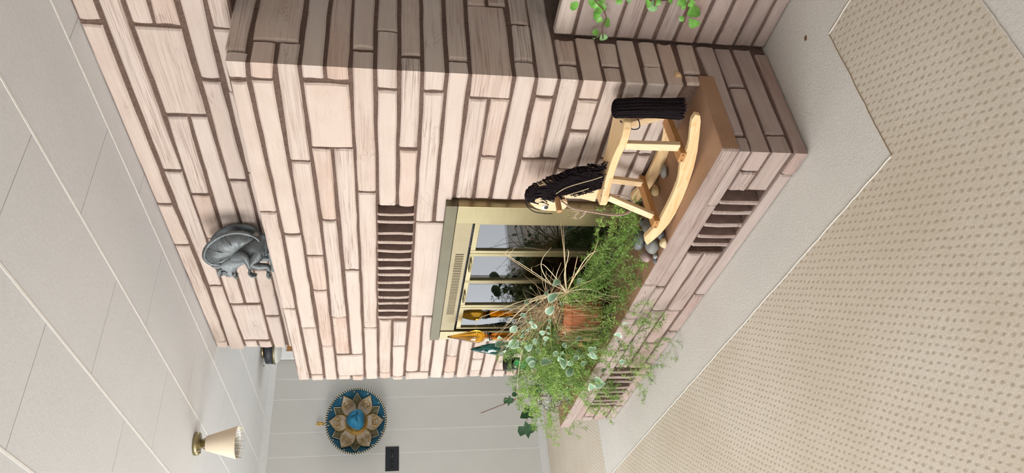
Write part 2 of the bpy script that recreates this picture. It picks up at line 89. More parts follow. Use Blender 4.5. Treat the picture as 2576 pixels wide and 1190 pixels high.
class G:
    """collects geometry for one mesh, in world coordinates"""
    def __init__(s): s.V=[]; s.F=[]; s.M=[]
    def add(s,V,F,m=0):
        b=len(s.V); s.V+= [Vector(v) for v in V]; s.F+=[tuple(i+b for i in f) for f in F]; s.M+=[m]*len(F); return s
    def box(s,x0,x1,y0,y1,z0,z1,m=0,bev=0):
        if bev:
            bm=bmesh.new(); bmesh.ops.create_cube(bm,size=1)
            bmesh.ops.scale(bm,vec=(x1-x0,y1-y0,z1-z0),verts=bm.verts)
            bmesh.ops.translate(bm,vec=((x0+x1)/2,(y0+y1)/2,(z0+z1)/2),verts=bm.verts)
            bmesh.ops.bevel(bm,geom=list(bm.edges),offset=bev,segments=2,affect='EDGES',profile=.6)
            bm.verts.index_update(); s.add([v.co.copy() for v in bm.verts],[[v.index for v in f.verts] for f in bm.faces],m); bm.free(); return s
        return s.add([(x0,y0,z0),(x1,y0,z0),(x1,y1,z0),(x0,y1,z0),(x0,y0,z1),(x1,y0,z1),(x1,y1,z1),(x0,y1,z1)],
              [(0,3,2,1),(4,5,6,7),(0,1,5,4),(1,2,6,5),(2,3,7,6),(3,0,4,7)],m)
    def tube(s,pts,r,n=6,m=0,cap=True):
        pts=[Vector(p) for p in pts]; k=len(pts)
        rr=r if isinstance(r,(list,tuple)) else [r]*k
        V=[];F=[]; up=None
        for i,p in enumerate(pts):
            t=(pts[min(i+1,k-1)]-pts[max(i-1,0)])
            t=t.normalized() if t.length>1e-9 else Vector((0,0,1))
            if up is None: up=Vector((0,0,1)) if abs(t.z)<.9 else Vector((1,0,0))
            a=t.cross(up); 
            if a.length<1e-6: a=t.cross(Vector((1,.3,0)))
            a.normalize(); b=a.cross(t).normalized(); up=b
            for j in range(n):
                an=2*PI*j/n; V.append(p+(a*math.cos(an)+b*math.sin(an))*rr[i])
        for i in range(k-1):
            for j in range(n):
                F.append((i*n+j,i*n+(j+1)%n,(i+1)*n+(j+1)%n,(i+1)*n+j))
        if cap: F.append(tuple(range(n))[::-1]); F.append(tuple(range((k-1)*n,k*n)))
        return s.add(V,F,m)
    def lathe(s,c,prof,n=24,m=0,axis=None,cap=False):
        c=Vector(c); ax=Vector(axis or (0,0,1)).normalized()
        a=ax.cross(Vector((0,1,0)) if abs(ax.y)<.9 else Vector((1,0,0))).normalized(); b=ax.cross(a)
        V=[];F=[]
        for r,z in prof:
            for j in range(n):
                an=2*PI*j/n; V.append(c+ax*z+(a*math.cos(an)+b*math.sin(an))*r)
        for i in range(len(prof)-1):
            for j in range(n): F.append((i*n+j,i*n+(j+1)%n,(i+1)*n+(j+1)%n,(i+1)*n+j))
        if cap: F.append(tuple(range(n))[::-1]); F.append(tuple(range((len(prof)-1)*n,len(prof)*n)))
        return s.add(V,F,m)
    def build(s,name,mat,parent=None,smooth=False,origin=None):
        return mesh(name,s.V,s.F,mat,parent,smooth,s.M if isinstance(mat,(list,tuple)) else None,origin)
def prism(poly,fr,t0,t1):
    """extrude a 2D outline (s,z) between lateral t0 and t1 with frame function fr(s,t,z)"""
    n=len(poly); V=[fr(a,t0,b) for a,b in poly]+[fr(a,t1,b) for a,b in poly]
    F=[tuple(range(n)),tuple(range(2*n-1,n-1,-1))]+[(i,i+n,(i+1)%n+n,(i+1)%n) for i in range(n)]
    return V,F
def bevel(o,w,seg=2,ang=.6):
    m=o.modifiers.new('bevel','BEVEL'); m.width=w; m.segments=seg; m.limit_method='ANGLE'; m.angle_limit=ang; return o
def shade(o):
    o.data.polygons.foreach_set('use_smooth',[True]*len(o.data.polygons)); return o
def spline(pts,n=6):
    pts=[Vector(p) for p in pts]; out=[]
    P=[pts[0]*2-pts[1]]+pts+[pts[-1]*2-pts[-2]]
    for i in range(1,len(P)-2):
        a,b,c,d=P[i-1:i+3]
        for k in range(n):
            t=k/n; out.append(.5*((2*b)+(c-a)*t+(2*a-5*b+4*c-d)*t*t+(3*b-a-3*c+d)*t**3))
    out.append(pts[-1]); return out
# ---------------------------------------------------------------- materials
class N:
    def __init__(s,name,rough=.6,metal=0,spec=.5):
        s.m=bpy.data.materials.new(name); s.m.use_nodes=True; s.t=s.m.node_tree; s.b=s.t.nodes['Principled BSDF']
        s.b.inputs['Roughness'].default_value=rough; s.b.inputs['Metallic'].default_value=metal
        s.b.inputs['Specular IOR Level'].default_value=spec
    def n(s,ty,**k):
        o=s.t.nodes.new(ty)
        for a,v in k.items():
            if a.startswith('i_'):
                key=a[2:]; key=int(key) if key.isdigit() else key.replace('_',' ')
                o.inputs[key].default_value=v
            else: setattr(o,a,v)
        return o
    def l(s,a,b): s.t.links.new(a,b)
    def coord(s,scale=(1,1,1),kind='Object',rot=(0,0,0)):
        c=s.n('ShaderNodeTexCoord'); m=s.n('ShaderNodeMapping'); m.inputs['Scale'].default_value=scale; m.inputs['Rotation'].default_value=rot
        s.l(c.outputs[kind],m.inputs[0]); return m.outputs[0]
    def noise(s,vec,scale=5,detail=3,rough=.5,dist=0):
        o=s.n('ShaderNodeTexNoise'); o.inputs['Scale'].default_value=scale; o.inputs['Detail'].default_value=detail
        o.inputs['Roughness'].default_value=rough; o.inputs['Distortion'].default_value=dist
        if vec is not None: s.l(vec,o.inputs['Vector'])
        return o.outputs['Fac']
    def ramp(s,fac,stops,interp='LINEAR'):
        o=s.n('ShaderNodeValToRGB'); e=o.color_ramp.elements; o.color_ramp.interpolation=interp
        while len(e)>len(stops): e.remove(e[-1])
        while len(e)<len(stops): e.new(1)
        for el,(p,c) in zip(e,stops):
            el.position=p; el.color=(*c,1) if len(c)==3 else c
        s.l(fac,o.inputs[0]); return o.outputs[0]
    def math(s,op,a,b=0.0,c=None):
        o=s.n('ShaderNodeMath',operation=op)
        for i,v in enumerate((a,b) if c is None else (a,b,c)):
            if isinstance(v,(int,float)): o.inputs[i].default_value=v
            else: s.l(v,o.inputs[i])
        return o.outputs[0]
    def mix(s,fac,a,b,mode='MIX'):
        o=s.n('ShaderNodeMix',data_type='RGBA',blend_type=mode)
        for i,v in ((0,fac),(6,a),(7,b)):
            if isinstance(v,(int,float)): o.inputs[i].default_value=v
            elif isinstance(v,tuple): o.inputs[i].default_value=(*v,1) if len(v)==3 else v
            else: s.l(v,o.inputs[i])
        return o.outputs[2]
    def col(s,v):
        if isinstance(v,tuple): s.b.inputs['Base Color'].default_value=(*v,1)
        else: s.l(v,s.b.inputs['Base Color'])
        return s
    def bump(s,h,strength=.3,dist=.01):
        o=s.n('ShaderNodeBump'); o.inputs['Strength'].default_value=strength; o.inputs['Distance'].default_value=dist
        s.l(h,o.inputs['Height']); s.l(o.outputs[0],s.b.inputs['Normal']); return s
def plain(name,col,rough=.6,metal=0,var=.06,scale=20,bump=0,spec=.5):
    x=N(name,rough,metal,spec); v=x.noise(x.coord(),scale,3)
    a=tuple(max(0,c*(1-var)) for c in col); b=tuple(min(1,c*(1+var)) for c in col)
    x.col(x.ramp(v,[(.3,a),(.7,b)]))
    if bump: x.bump(v,bump,.004)
    return x.m
def stone_mat(name,base,pale,vein,dark=False):
    x=N(name,.85,0,.25)
    oi=x.n('ShaderNodeObjectInfo'); rnd=oi.outputs['Random']
    tc=x.n('ShaderNodeTexCoord'); sep=x.n('ShaderNodeSeparateXYZ'); x.l(tc.outputs['Object'],sep.inputs[0])
    u=x.math('ADD',sep.outputs[0],sep.outputs[1])
    def vec(a,b,c):
        k=x.n('ShaderNodeCombineXYZ'); x.l(x.math('MULTIPLY',u,a),k.inputs[0]); x.l(x.math('MULTIPLY',rnd,b),k.inputs[1]); x.l(x.math('MULTIPLY',sep.outputs[2],c),k.inputs[2]); return k.outputs[0]
    st=x.noise(vec(1.3,37.0,30.0),1.5,4,.55,.35)          # broad beds
    ln=x.noise(vec(1.0,63.0,60.0),1.6,3,.5,.25)           # thin dark laminae
    bl=x.noise(vec(4.0,91.0,8.0),1.0,4,.6,.4)
    def wn(k):
        r=x.n('ShaderNodeTexWhiteNoise',noise_dimensions='1D'); x.l(x.math('ADD',rnd,k),r.inputs['W']); return r.outputs['Value']
    basec=x.mix(wn(3.1),base,pale)
    basec=x.mix(x.ramp(wn(7.7),[(.62,(0,0,0)),(.95,(.7,.7,.7))]),basec,tuple(q*k for q,k in zip(base,(1.03,.90,.84))))
    c1=x.mix(x.ramp(bl,[(.35,(0,0,0)),(.7,(.8,.8,.8))]),basec,tuple(min(1,c*1.06) for c in pale))
    amp=x.ramp(wn(1.3),[(.15,(.10,.10,.10)),(.9,(.85,.85,.85))])
    bed=x.ramp(st,[(.36,(.6,.6,.6)),(.45,(.0,.0,.0)),(.56,(.0,.0,.0)),(.64,(.55,.55,.55))])
    lam=x.ramp(x.math('ABSOLUTE',x.math('SUBTRACT',ln,.5)),[(0,(1,1,1)),(.012,(.75,.75,.75)),(.035,(0,0,0))])
    brk=x.ramp(x.noise(vec(3.0,17.0,14.0),1.0,3),[(.40,(0,0,0)),(.58,(1,1,1))])
    c2=x.mix(x.math('MULTIPLY',bed,x.math('MULTIPLY',amp,.75)),c1,tuple(a*.45+b*.55 for a,b in zip(vein,base)))
    c2=x.mix(x.math('MULTIPLY',x.math('MULTIPLY',lam,brk),x.math('MULTIPLY',amp,.85)),c2,vein)
    cr=x.noise(vec(6.0,51.0,16.0),1.0,3,.6,.5)
    crk=x.math('ABSOLUTE',x.math('SUBTRACT',cr,.5))
    line=x.ramp(crk,[(0,(1,1,1)),(.005,(.8,.8,.8)),(.011,(0,0,0))])
    gate=x.ramp(x.noise(vec(3.0,29.0,5.0),1.0,2),[(.58,(0,0,0)),(.66,(1,1,1))])
    cm=x.math('MULTIPLY',x.math('MULTIPLY',line,gate),.30)
    c3=x.mix(cm,c2,tuple(c*.45 for c in vein))
    fine=x.noise(tc.outputs['Object'],170,2)
    c4=x.mix(x.ramp(fine,[(.68,(0,0,0)),(.82,(.35,.35,.35))]),c3,tuple(c*.6 for c in vein))
    x.col(c4)
    h=x.math('ADD',x.math('MULTIPLY',bl,.9),x.math('MULTIPLY',st,.35))
    h=x.math('SUBTRACT',h,x.math('MULTIPLY',cm,.6)); h=x.math('ADD',h,x.math('MULTIPLY',fine,.1))
    h=x.math('SUBTRACT',h,x.math('MULTIPLY',x.math('MULTIPLY',lam,amp),.12))
    x.bump(h,.5,.011)
    return x.m
def wood_mat(name,a,b,scale=1,axis=0,rough=.45):
    x=N(name,rough,0,.4); sc=[16*scale]*3; sc[axis]=1.4*scale
    oi=x.n('ShaderNodeObjectInfo'); tc=x.n('ShaderNodeTexCoord'); ad=x.n('ShaderNodeVectorMath',operation='ADD')
    x.l(tc.outputs['Object'],ad.inputs[0]); cm=x.n('ShaderNodeCombineXYZ'); x.l(x.math('MULTIPLY',oi.outputs['Random'],3.0),cm.inputs[2]); x.l(cm.outputs[0],ad.inputs[1])
    m=x.n('ShaderNodeMapping'); m.inputs['Scale'].default_value=sc; x.l(ad.outputs[0],m.inputs[0])
    n1=x.noise(m.outputs[0],1.3,2,.5,.4); w=x.math('FRACT',x.math('MULTIPLY',n1,7.0))
    f=x.noise(m.outputs[0],9,3)
    c=x.mix(x.ramp(w,[(0,(0,0,0)),(.75,(.5,.5,.5)),(.95,(1,1,1)),(1,(0,0,0))]),a,b)
    x.col(x.mix(x.math('MULTIPLY',f,.25),c,tuple(q*.7 for q in b)))
    x.bump(f,.08,.002); return x.m
M={}
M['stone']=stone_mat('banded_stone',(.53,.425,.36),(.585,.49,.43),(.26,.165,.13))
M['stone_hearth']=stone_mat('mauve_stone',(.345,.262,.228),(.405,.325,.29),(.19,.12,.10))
def mk_mortar():
    x=N('mortar',.95,0,.1); c=x.coord(); n=x.noise(c,120,4,.7); g=x.noise(c,6,3)
    x.col(x.mix(x.ramp(g,[(.3,(0,0,0)),(.7,(1,1,1))]),x.ramp(n,[(.3,(.10,.062,.048)),(.7,(.185,.125,.10))]),x.ramp(n,[(.3,(.125,.08,.062)),(.7,(.22,.15,.12))])))
    x.bump(n,.8,.006); return x.m
M['mortar']=mk_mortar()
M['fin_shade']=plain('shaded_sawn_side',(.25,.165,.135),.85,0,.15,30,.2)  # sawn fin sides, with the shade of the vent put into their brown
def mk_ceiling():
    x=N('ceiling_board',.9,0,.2); c=x.coord(); n=x.noise(c,55,4,.7); g=x.noise(c,2.2,3)
    x.col(x.mix(.5,x.ramp(g,[(.3,(.68,.69,.70)),(.7,(.73,.74,.75))]),x.ramp(n,[(.25,(.66,.67,.68)),(.75,(.74,.75,.76))])))
    x.bump(n,.25,.003); return x.m
M['ceiling']=mk_ceiling()
M['backing']=plain('shadow_backing',(.30,.29,.27),.9)
M['seam']=plain('ceiling_seam',(.88,.87,.84),.7)
M['wall']=plain('painted_panelling',(.55,.54,.51),.55,0,.02,3)
M['trim']=plain('grey_trim',(.62,.62,.61),.5,0,.02)
M['white']=plain('white_paint',(.85,.85,.84),.4,0,.02)
def mk_carpet(field):
    x=N('carpet_field' if field else 'carpet_border',.97,0,.08)
    tc=x.n('ShaderNodeTexCoord'); v=tc.outputs['Object']
    fine=x.noise(v,700 if not field else 420,2,.6); mid=x.noise(v,90,3,.6); big=x.noise(v,1.6,4,.6)
    if field:
        # stretched pile strokes plus a staggered lattice of pinholes 44 x 27 mm
        sep=x.n('ShaderNodeSeparateXYZ'); ds=x.n('ShaderNodeVectorMath',operation='ADD')
        no=x.n('ShaderNodeTexNoise'); no.inputs['Scale'].default_value=25; no.inputs['Detail'].default_value=2; x.l(v,no.inputs['Vector'])
        sc=x.n('ShaderNodeVectorMath',operation='SCALE'); sc.inputs['Scale'].default_value=.015; x.l(no.outputs['Color'],sc.inputs[0])
        x.l(v,ds.inputs[0]); x.l(sc.outputs[0],ds.inputs[1]); x.l(ds.outputs[0],sep.inputs[0])
        u=x.math('MULTIPLY',sep.outputs[0],2*PI/.0444); w=x.math('MULTIPLY',sep.outputs[1],2*PI/.0272)
        k=x.math('ADD',x.math('MULTIPLY',x.math('COSINE',x.math('ADD',u,w)),1.12),x.math('MULTIPLY',x.math('COSINE',x.math('SUBTRACT',u,w)),.88))
        dot=x.ramp(x.math('ADD',x.math('MULTIPLY',k,.25),x.math('MULTIPLY',x.math('SUBTRACT',mid,.5),.55)),[(.10,(0,0,0)),(.56,(1,1,1))])
        base=x.mix(x.ramp(big,[(.35,(0,0,0)),(.68,(1,1,1))]),(.74,.675,.58),(.63,.555,.445))
        base=x.mix(x.ramp(fine,[(.3,(0,0,0)),(.75,(1,1,1))]),x.mix(.16,base,(.30,.23,.16)),base)
        sk=x.noise(x.coord((330,95,95)),1.0,3,.6)
        base=x.mix(x.ramp(sk,[(.3,(0,0,0)),(.7,(1,1,1))]),x.mix(.42,base,(.33,.27,.20)),base)
        c=x.mix(x.math('MULTIPLY',dot,.82),base,(.37,.29,.20)); x.col(c)
        h=x.math('ADD',x.math('MULTIPLY',x.math('SUBTRACT',1.0,dot),1.0),x.math('MULTIPLY',fine,.9)); h=x.math('ADD',h,x.math('MULTIPLY',sk,.6)); x.bump(h,.30,.0028)
    else:
        st=x.ramp(fine,[(.3,(.52,.485,.435)),(.5,(.70,.665,.61)),(.75,(.84,.81,.75))])
        x.col(x.mix(x.ramp(big,[(.45,(0,0,0)),(.75,(.2,.2,.2))]),st,(.55,.48,.40)))
        x.bump(x.math('ADD',fine,mid),.5,.005)
    return x.m
M['carpet']=mk_carpet(True); M['border']=mk_carpet(False)
M['ridge']=plain('carpet_ridge',(.74,.70,.63),.97,0,.12,300,.4,.05)
M['concrete']=None
def mk_conc():
    x=N('brown_concrete',.6,0,.3); c=x.coord(); n=x.noise(c,4,4,.6,.5); f=x.noise(c,60,3)
    x.col(x.mix(x.math('MULTIPLY',f,.3),x.ramp(n,[(.3,(.27,.145,.080)),(.7,(.37,.215,.130))]),(.44,.29,.19))); x.bump(f,.15,.003); return x.m
M['concrete']=mk_conc()
def mk_brass(name,col,rough,br=1):
    x=N(name,rough,1,.5); c=x.coord((1,1,60) if br==1 else (60,1,1)); n=x.noise(c,4,4,.6); g=x.noise(x.coord(),9,3)
    x.col(x.mix(x.ramp(g,[(.3,(0,0,0)),(.8,(.5,.5,.5))]),x.ramp(n,[(.3,tuple(q*.9 for q in col)),(.7,tuple(min(1,q*1.08) for q in col))]),tuple(q*.75 for q in col)))
    r=x.math('ADD',x.math('MULTIPLY',n,.12),rough-.06); x.l(r,x.b.inputs['Roughness']); return x.m
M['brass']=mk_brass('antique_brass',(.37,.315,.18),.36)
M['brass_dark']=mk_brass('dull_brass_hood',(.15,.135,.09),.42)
M['brass_panel']=mk_brass('satin_brass_panel',(.34,.285,.18),.48)
M['black']=plain('black_metal',(.015,.015,.016),.5)
M['soot']=plain('sooty_firebrick',(.02,.019,.018),.95)
M['slot']=plain('slot_dark',(.12,.085,.05),.7)
def mk_glass(name,tint,rough=0.0,alpha=.35):
    x=N(name,rough,0,.5); x.b.inputs['Base Color'].default_value=(*tint,1); x.b.inputs['IOR'].default_value=1.52
    x.b.inputs['Transmission Weight'].default_value=1; return x.m
M['amber']=mk_glass('amber_glass',(.95,.50,.05)); M['teal']=mk_glass('dark_teal_glass',(.01,.13,.12)); M['green']=mk_glass('green_glass',(.3,.8,.5)); M['clear']=mk_glass('clear_glass',(.95,.98,.97))
def mk_pane():
    x=N('smoked_pane',.02,0,.5); out=x.t.nodes['Material Output']
    gl=x.n('ShaderNodeBsdfGlossy'); gl.inputs['Roughness'].default_value=.015; gl.inputs['Color'].default_value=(1,1,1,1)
    tr=x.n('ShaderNodeBsdfTransparent'); tr.inputs['Color'].default_value=(.50,.53,.54,1)
    fr=x.n('ShaderNodeFresnel'); fr.inputs['IOR'].default_value=1.75
    mx=x.n('ShaderNodeMixShader'); x.l(fr.outputs[0],mx.inputs[0]); x.l(tr.outputs[0],mx.inputs[1]); x.l(gl.outputs[0],mx.inputs[2]); x.l(mx.outputs[0],out.inputs['Surface'])
    return x.m
M['pane']=mk_pane()
def mk_mesh():
    x=N('chain_mesh',.4,.7,.5); c=x.coord((1,1,1)); sep=x.n('ShaderNodeSeparateXYZ'); x.l(c,sep.inputs[0])
    a=x.math('SINE',x.math('MULTIPLY',x.math('ADD',sep.outputs[0],x.math('MULTIPLY',sep.outputs[2],.6)),2*PI/.011))
    b=x.math('SINE',x.math('MULTIPLY',sep.outputs[2],2*PI/.009))
    k=x.math('MULTIPLY',a,b); x.col(x.ramp(x.math('ADD',x.math('MULTIPLY',k,.5),.5),[(.35,(.04,.05,.06)),(.75,(.75,.80,.85))])); return x.m
M['chain']=mk_mesh()
M['pine']=wood_mat('clear_pine',(.85,.63,.36),(.72,.46,.21),1,0)
M['pine_up']=wood_mat('clear_pine_upright',(.86,.66,.42),(.76,.52,.28),1,2)
M['pine_dark']=wood_mat('amber_pine',(.55,.28,.10),(.42,.19,.06),1,1)
M['dowel']=wood_mat('dowel_wood',(.52,.30,.13),(.40,.20,.08),1,1)
M['yarn']=plain('black_yarn',(.012,.007,.009),.85,0,.5,90,0,.2)
M['straw']=plain('pale_straw',(.62,.50,.30),.7,0,.15,30)
M['drygrass']=plain('dry_grass',(.50,.36,.19),.75,0,.3,9)
M['drypale']=plain('pale_dry_grass',(.68,.55,.35),.7,0,.2,9)
M['cord']=plain('braided_cord',(.50,.37,.30),.8,0,.25,200,.3)
M['terra']=plain('terracotta',(.40,.13,.05),.75,0,.25,12,.2)
M['soil']=plain('potting_soil',(.035,.022,.015),.95,0,.4,60,.6)
M['fern']=plain('fern_green',(.17,.32,.05),.55,0,.45,7,0,.4)
M['fern2']=plain('fern_light_green',(.30,.46,.10),.55,0,.35,7,0,.4)
M['stem']=plain('brown_stem',(.13,.05,.035),.6)
M['gstem']=plain('green_stem',(.20,.28,.09),.6)
M['ivy']=plain('bright_leaf',(.17,.42,.07),.4,0,.25,40,.2)
M['ivy2']=plain('pale_underleaf',(.27,.50,.20),.45,0,.2,40,.2)
M['darkleaf']=plain('dark_glossy_leaf',(.022,.075,.03),.35,0,.35,30,.15)
M['brownleaf']=plain('withered_leaf',(.36,.17,.05),.7,0,.3,30)
def mk_var():
    x=N('variegated_leaf',.45,0,.4)
    at=x.n('ShaderNodeAttribute',attribute_name='edge')
    n=x.noise(x.coord(),60,2); x.col(x.mix(x.ramp(x.math('ADD',at.outputs['Fac'],x.math('MULTIPLY',x.math('SUBTRACT',n,.5),.35)),[(.62,(0,0,0)),(.72,(1,1,1))]),(.22,.37,.24),(.58,.66,.50))); return x.m
M['varleaf']=mk_var()
M['granite']=None
def mk_garg():
    x=N('pewter_grey_resin',.34,.25,.7); c=x.coord(); n=x.noise(c,220,3,.7); g=x.noise(c,14,3)
    x.col(x.mix(x.ramp(n,[(.55,(0,0,0)),(.75,(1,1,1))]),x.ramp(g,[(.3,(.075,.088,.092)),(.7,(.19,.215,.225))]),(.46,.50,.51)))
    x.bump(x.math('ADD',n,g),.45,.003); return x.m
M['garg']=mk_garg()
# ---------------------------------------------------------------- room shell
XLW=-6.115; CZ=2.447; YF=1.82; YU=2.0466; YH=1.5128; XR=-1.654; XB=-4.186
def struct(name,g,mat,smooth=False):
    o=g.build(name,mat,None,smooth); o['kind']='structure'; return o
floor=struct('floor',G().box(-6.3,4.6,-3.4,4.8,-.12,-.006),M['border'])
# plain cut-pile border bands and sculpted field, laid as separate pieces of carpet
def field(rects):
    for (a,b,c,d) in rects:
        g=G().box(a,b,c,d,-.006,.0)
        mesh('carpet_field',g.V,g.F,M['carpet'],floor,origin=(0,0,0))
field([(-6.11,-4.52,1.238,4.5),(-6.11,-1.351,-3.15,1.238),(-1.351,-.90,-3.15,1.768),(-.62,4.4,-3.15,1.768)])
def band(a,b,c,d):
    g=G().box(a,b,c,d,-.006,-.0005); mesh('carpet_border',g.V,g.F,M['border'],floor,origin=(0,0,0))
band(-4.52,-1.351,1.238,2.4); band(-1.351,4.4,1.768,2.4); band(-.90,-.62,-3.15,1.768); band(-4.52,4.4,2.4,4.5)
g=G()
for P in ([(-4.52,4.5,0),(-4.52,1.238,0),(-1.351,1.238,0)],[(-1.351,1.768,0),(-.90,1.768,0),(-.90,-3.1,0)]):
    for a,b in zip(P,P[1:]):
        a=Vector(a);b=Vector(b); n=max(2,int((b-a).length/.03)); t=(b-a).normalized(); s=Vector((-t.y,t.x,0))
        g.tube([a+(b-a)*i/n+s*R_.uniform(-.0015,.0015)+Vector((0,0,.0005)) for i in range(n+1)],.0022,5)
o=g.build('carpet_seam_ridge',M['ridge'],floor)
g=G()
n=18; g.tube([Vector((-1.349+R_.uniform(-.002,.002),1.238+.53*i/n,.0005)) for i in range(n+1)],.0018,5); g.build('carpet_edge_shade',plain('edge_shade_brown',(.36,.27,.18),.97),floor)  # dark strip on the field edge: its shaded side put into colour
# a small dark stain on the plain border
g=G(); P0=Vector((-1.447,1.86,.0006)); g.add([P0+Vector((.010*math.cos(a)*R_.uniform(.5,1.2),.014*math.sin(a)*R_.uniform(.5,1.2),0)) for a in [i*PI/5 for i in range(10)]],[tuple(range(10))])
g.build('carpet_stain',plain('brown_stain',(.16,.07,.03),.9),floor)
ceil=struct('ceiling',G().box(-6.3,4.6,-3.4,4.8,CZ+.012,CZ+.12),M['backing'])
# 32 x 16 inch boards laid in running bond
ys=[1.9405+.4045*k for k in range(-13,7)]
for r in range(len(ys)-1):
    y0,y1=ys[r],ys[r+1]; y0=max(y0,-3.2); y1=min(y1,4.55)
    if y1>y0+.02 and r>0: G().box(-6.1,4.4,y0-.0045,y0+.0045,CZ-.001,CZ+.0119).build('seam_strip',M['seam'],ceil)
    off=-1.711 if (r-13)%2==0 else -2.118
    if y1-y0<.02: continue
    x=off-.816*6
    while x<4.3:
        a=max(x,-6.1); b=min(x+.816,4.4)
        if b-a>.05:
            g=G().box(a+.0015,b-.0015,y0+.005,y1-.005,CZ,CZ+.0115); g.build('ceiling_panel',M['ceiling'],ceil)
        x+=.816
# left wall, vertical boards, patio door in it
def wall_box(name,boxes,mat=M['wall']):
    g=G()
    for b in boxes: g.box(*b)
    return struct(name,g,mat)
wall_left=wall_box('wall_left',[(-6.27,-6.122,-3.4,-1.15,0,CZ),(-6.27,-6.122,.85,2.93,0,CZ),(-6.27,-6.122,3.78,4.7,0,CZ),(-6.27,-6.122,-1.15,.85,2.2,CZ),(-6.27,-6.122,-1.15,.85,0,.1),(-6.27,-6.122,2.93,3.78,2.32,CZ)],M['seam'])
ge=[1.9745]; seq=[.206,.300,.193,.300]
y=1.9745; k=0; edges=[y]
while y<4.5: y+=seq[k%4]; edges.append(y); k+=1
y=1.9745; k=3
while y>-3.2: y-=seq[k%4]; edges.insert(0,y); k-=1
for a,b in zip(edges,edges[1:]):
    a=max(a,-3.2); b=min(b,4.55)
    segs=[(a,b,.0,CZ)]
    if b>-1.15 and a<.85: segs=[(a,min(b,-1.15),0,CZ)] if a<-1.2 else []; 
    if b>-1.15 and a<.85 and b>.9: segs=[(max(a,.85),b,0,CZ)]
    if b>2.86 and a<3.85: segs=[(a,min(b,2.86),0,CZ)] if a<2.82 else []
    for (c,d,e,f) in segs:
        if d-c>.02:
            G().box(-6.122,XLW,c+.0035,d-.0035,e,f).build('wall_board',M['wall'],wall_left)
            G().box(-6.1219,XLW-.0008,c-.0025,c+.0025,e,f).build('groove_strip',M['seam'],wall_left)
o=struct('baseboard_left',G().box(XLW,XLW+.016,.85,2.86,0,.07,bev=.003),M['trim'])
g=G(); V,F=prism([(0,CZ-.064),(.012,CZ-.064),(.016,CZ-.05),(.032,CZ-.03),(.04,CZ-.012),(.04,CZ),(0,CZ)],lambda s,t,z:(XLW+s,t,z),-3.2,4.55); g.add(V,F); struct('trim_1',g,M['trim'])
# door opening at the far end of the left wall
g=G().box(XLW,XLW+.022,2.862,2.935,0,2.372).box(XLW,XLW+.022,3.78,3.85,0,2.372).box(XLW,XLW+.02,2.935,3.78,2.325,2.37)
struct('trim_2',g,M['white'])
g=G().box(-6.27,-6.14,2.93,2.965,0,2.32).box(-6.27,-6.14,3.745,3.78,0,2.32).box(-6.27,-6.14,2.965,3.745,2.285,2.32)
struct('trim_3',g,M['pine_dark'])
dr=struct('door_1',G().box(-6.25,-6.21,2.965,3.745,.01,2.285),plain('grey_green_door',(.25,.25,.22),.5))
G().lathe((-6.205,3.05,1.0),[(.005,0),(.012,.01),(.012,.03),(.03,.045),(.03,.06),(.0,.072)],14,axis=(1,0,0)).build('door_knob',M['brass'],dr,True)
# patio door frame
g=G()
for a,b in ((-1.15,-1.10),(-.175,-.125),(.80,.85)): g.box(-6.24,-6.14,a,b,.1,2.2)
for a,b in ((.1,.16),(2.14,2.2)): g.box(-6.24,-6.14,-1.10,.80,a,b)
struct('window_1',g,M['white'])
# other walls (behind and beside the camera, and the far room)
wall_front=wall_box('wall_front',[(-6.27,-5.15,-3.4,-3.2,0,CZ),(-1.75,.75,-3.4,-3.2,0,CZ),(2.45,4.6,-3.4,-3.2,0,CZ),(-5.15,-1.75,-3.4,-3.2,0,.85),(-5.15,-1.75,-3.4,-3.2,2.15,CZ),(.75,2.45,-3.4,-3.2,0,.85),(.75,2.45,-3.4,-3.2,2.15,CZ)])  # right-hand opening is made up to let the fill light in
g=G()
for a in (-5.15,-4.03,-2.92,-1.80,.75,1.58,2.40): g.box(a,a+.05,-3.3,-3.24,.85,2.15)  # last three bars frame the added fill opening
for a in (.85,2.10): g.box(-5.15,-1.75,-3.3,-3.24,a,a+.05).box(.75,2.45,-3.3,-3.24,a,a+.05)
struct('window_2',g,M['white'])
wall_right=wall_box('wall_right',[(4.4,4.6,-3.4,4.7,0,CZ)],plain('beige_side_wall',(.50,.42,.35),.7))
wall_back=wall_box('wall_back',[(-6.27,-6.0,4.55,4.75,0,CZ),(-4.4,.3,4.55,4.75,0,CZ),(2.1,4.6,4.55,4.75,0,CZ),(-6.0,-4.4,4.55,4.75,0,.7),(-6.0,-4.4,4.55,4.75,2.1,CZ),(.3,2.1,4.55,4.75,0,.85),(.3,2.1,4.55,4.75,2.15,CZ)])
g=G()
for a,b,c,d in ((-6.0,-4.4,.7,2.1),(.3,2.1,.85,2.15)):
    g.box(a,a+.05,4.6,4.66,c,d); g.box(b-.05,b,4.6,4.66,c,d); g.box(a,b,4.6,4.66,c,c+.05); g.box(a,b,4.6,4.66,d-.05,d)
struct('window_3',g,M['white'])
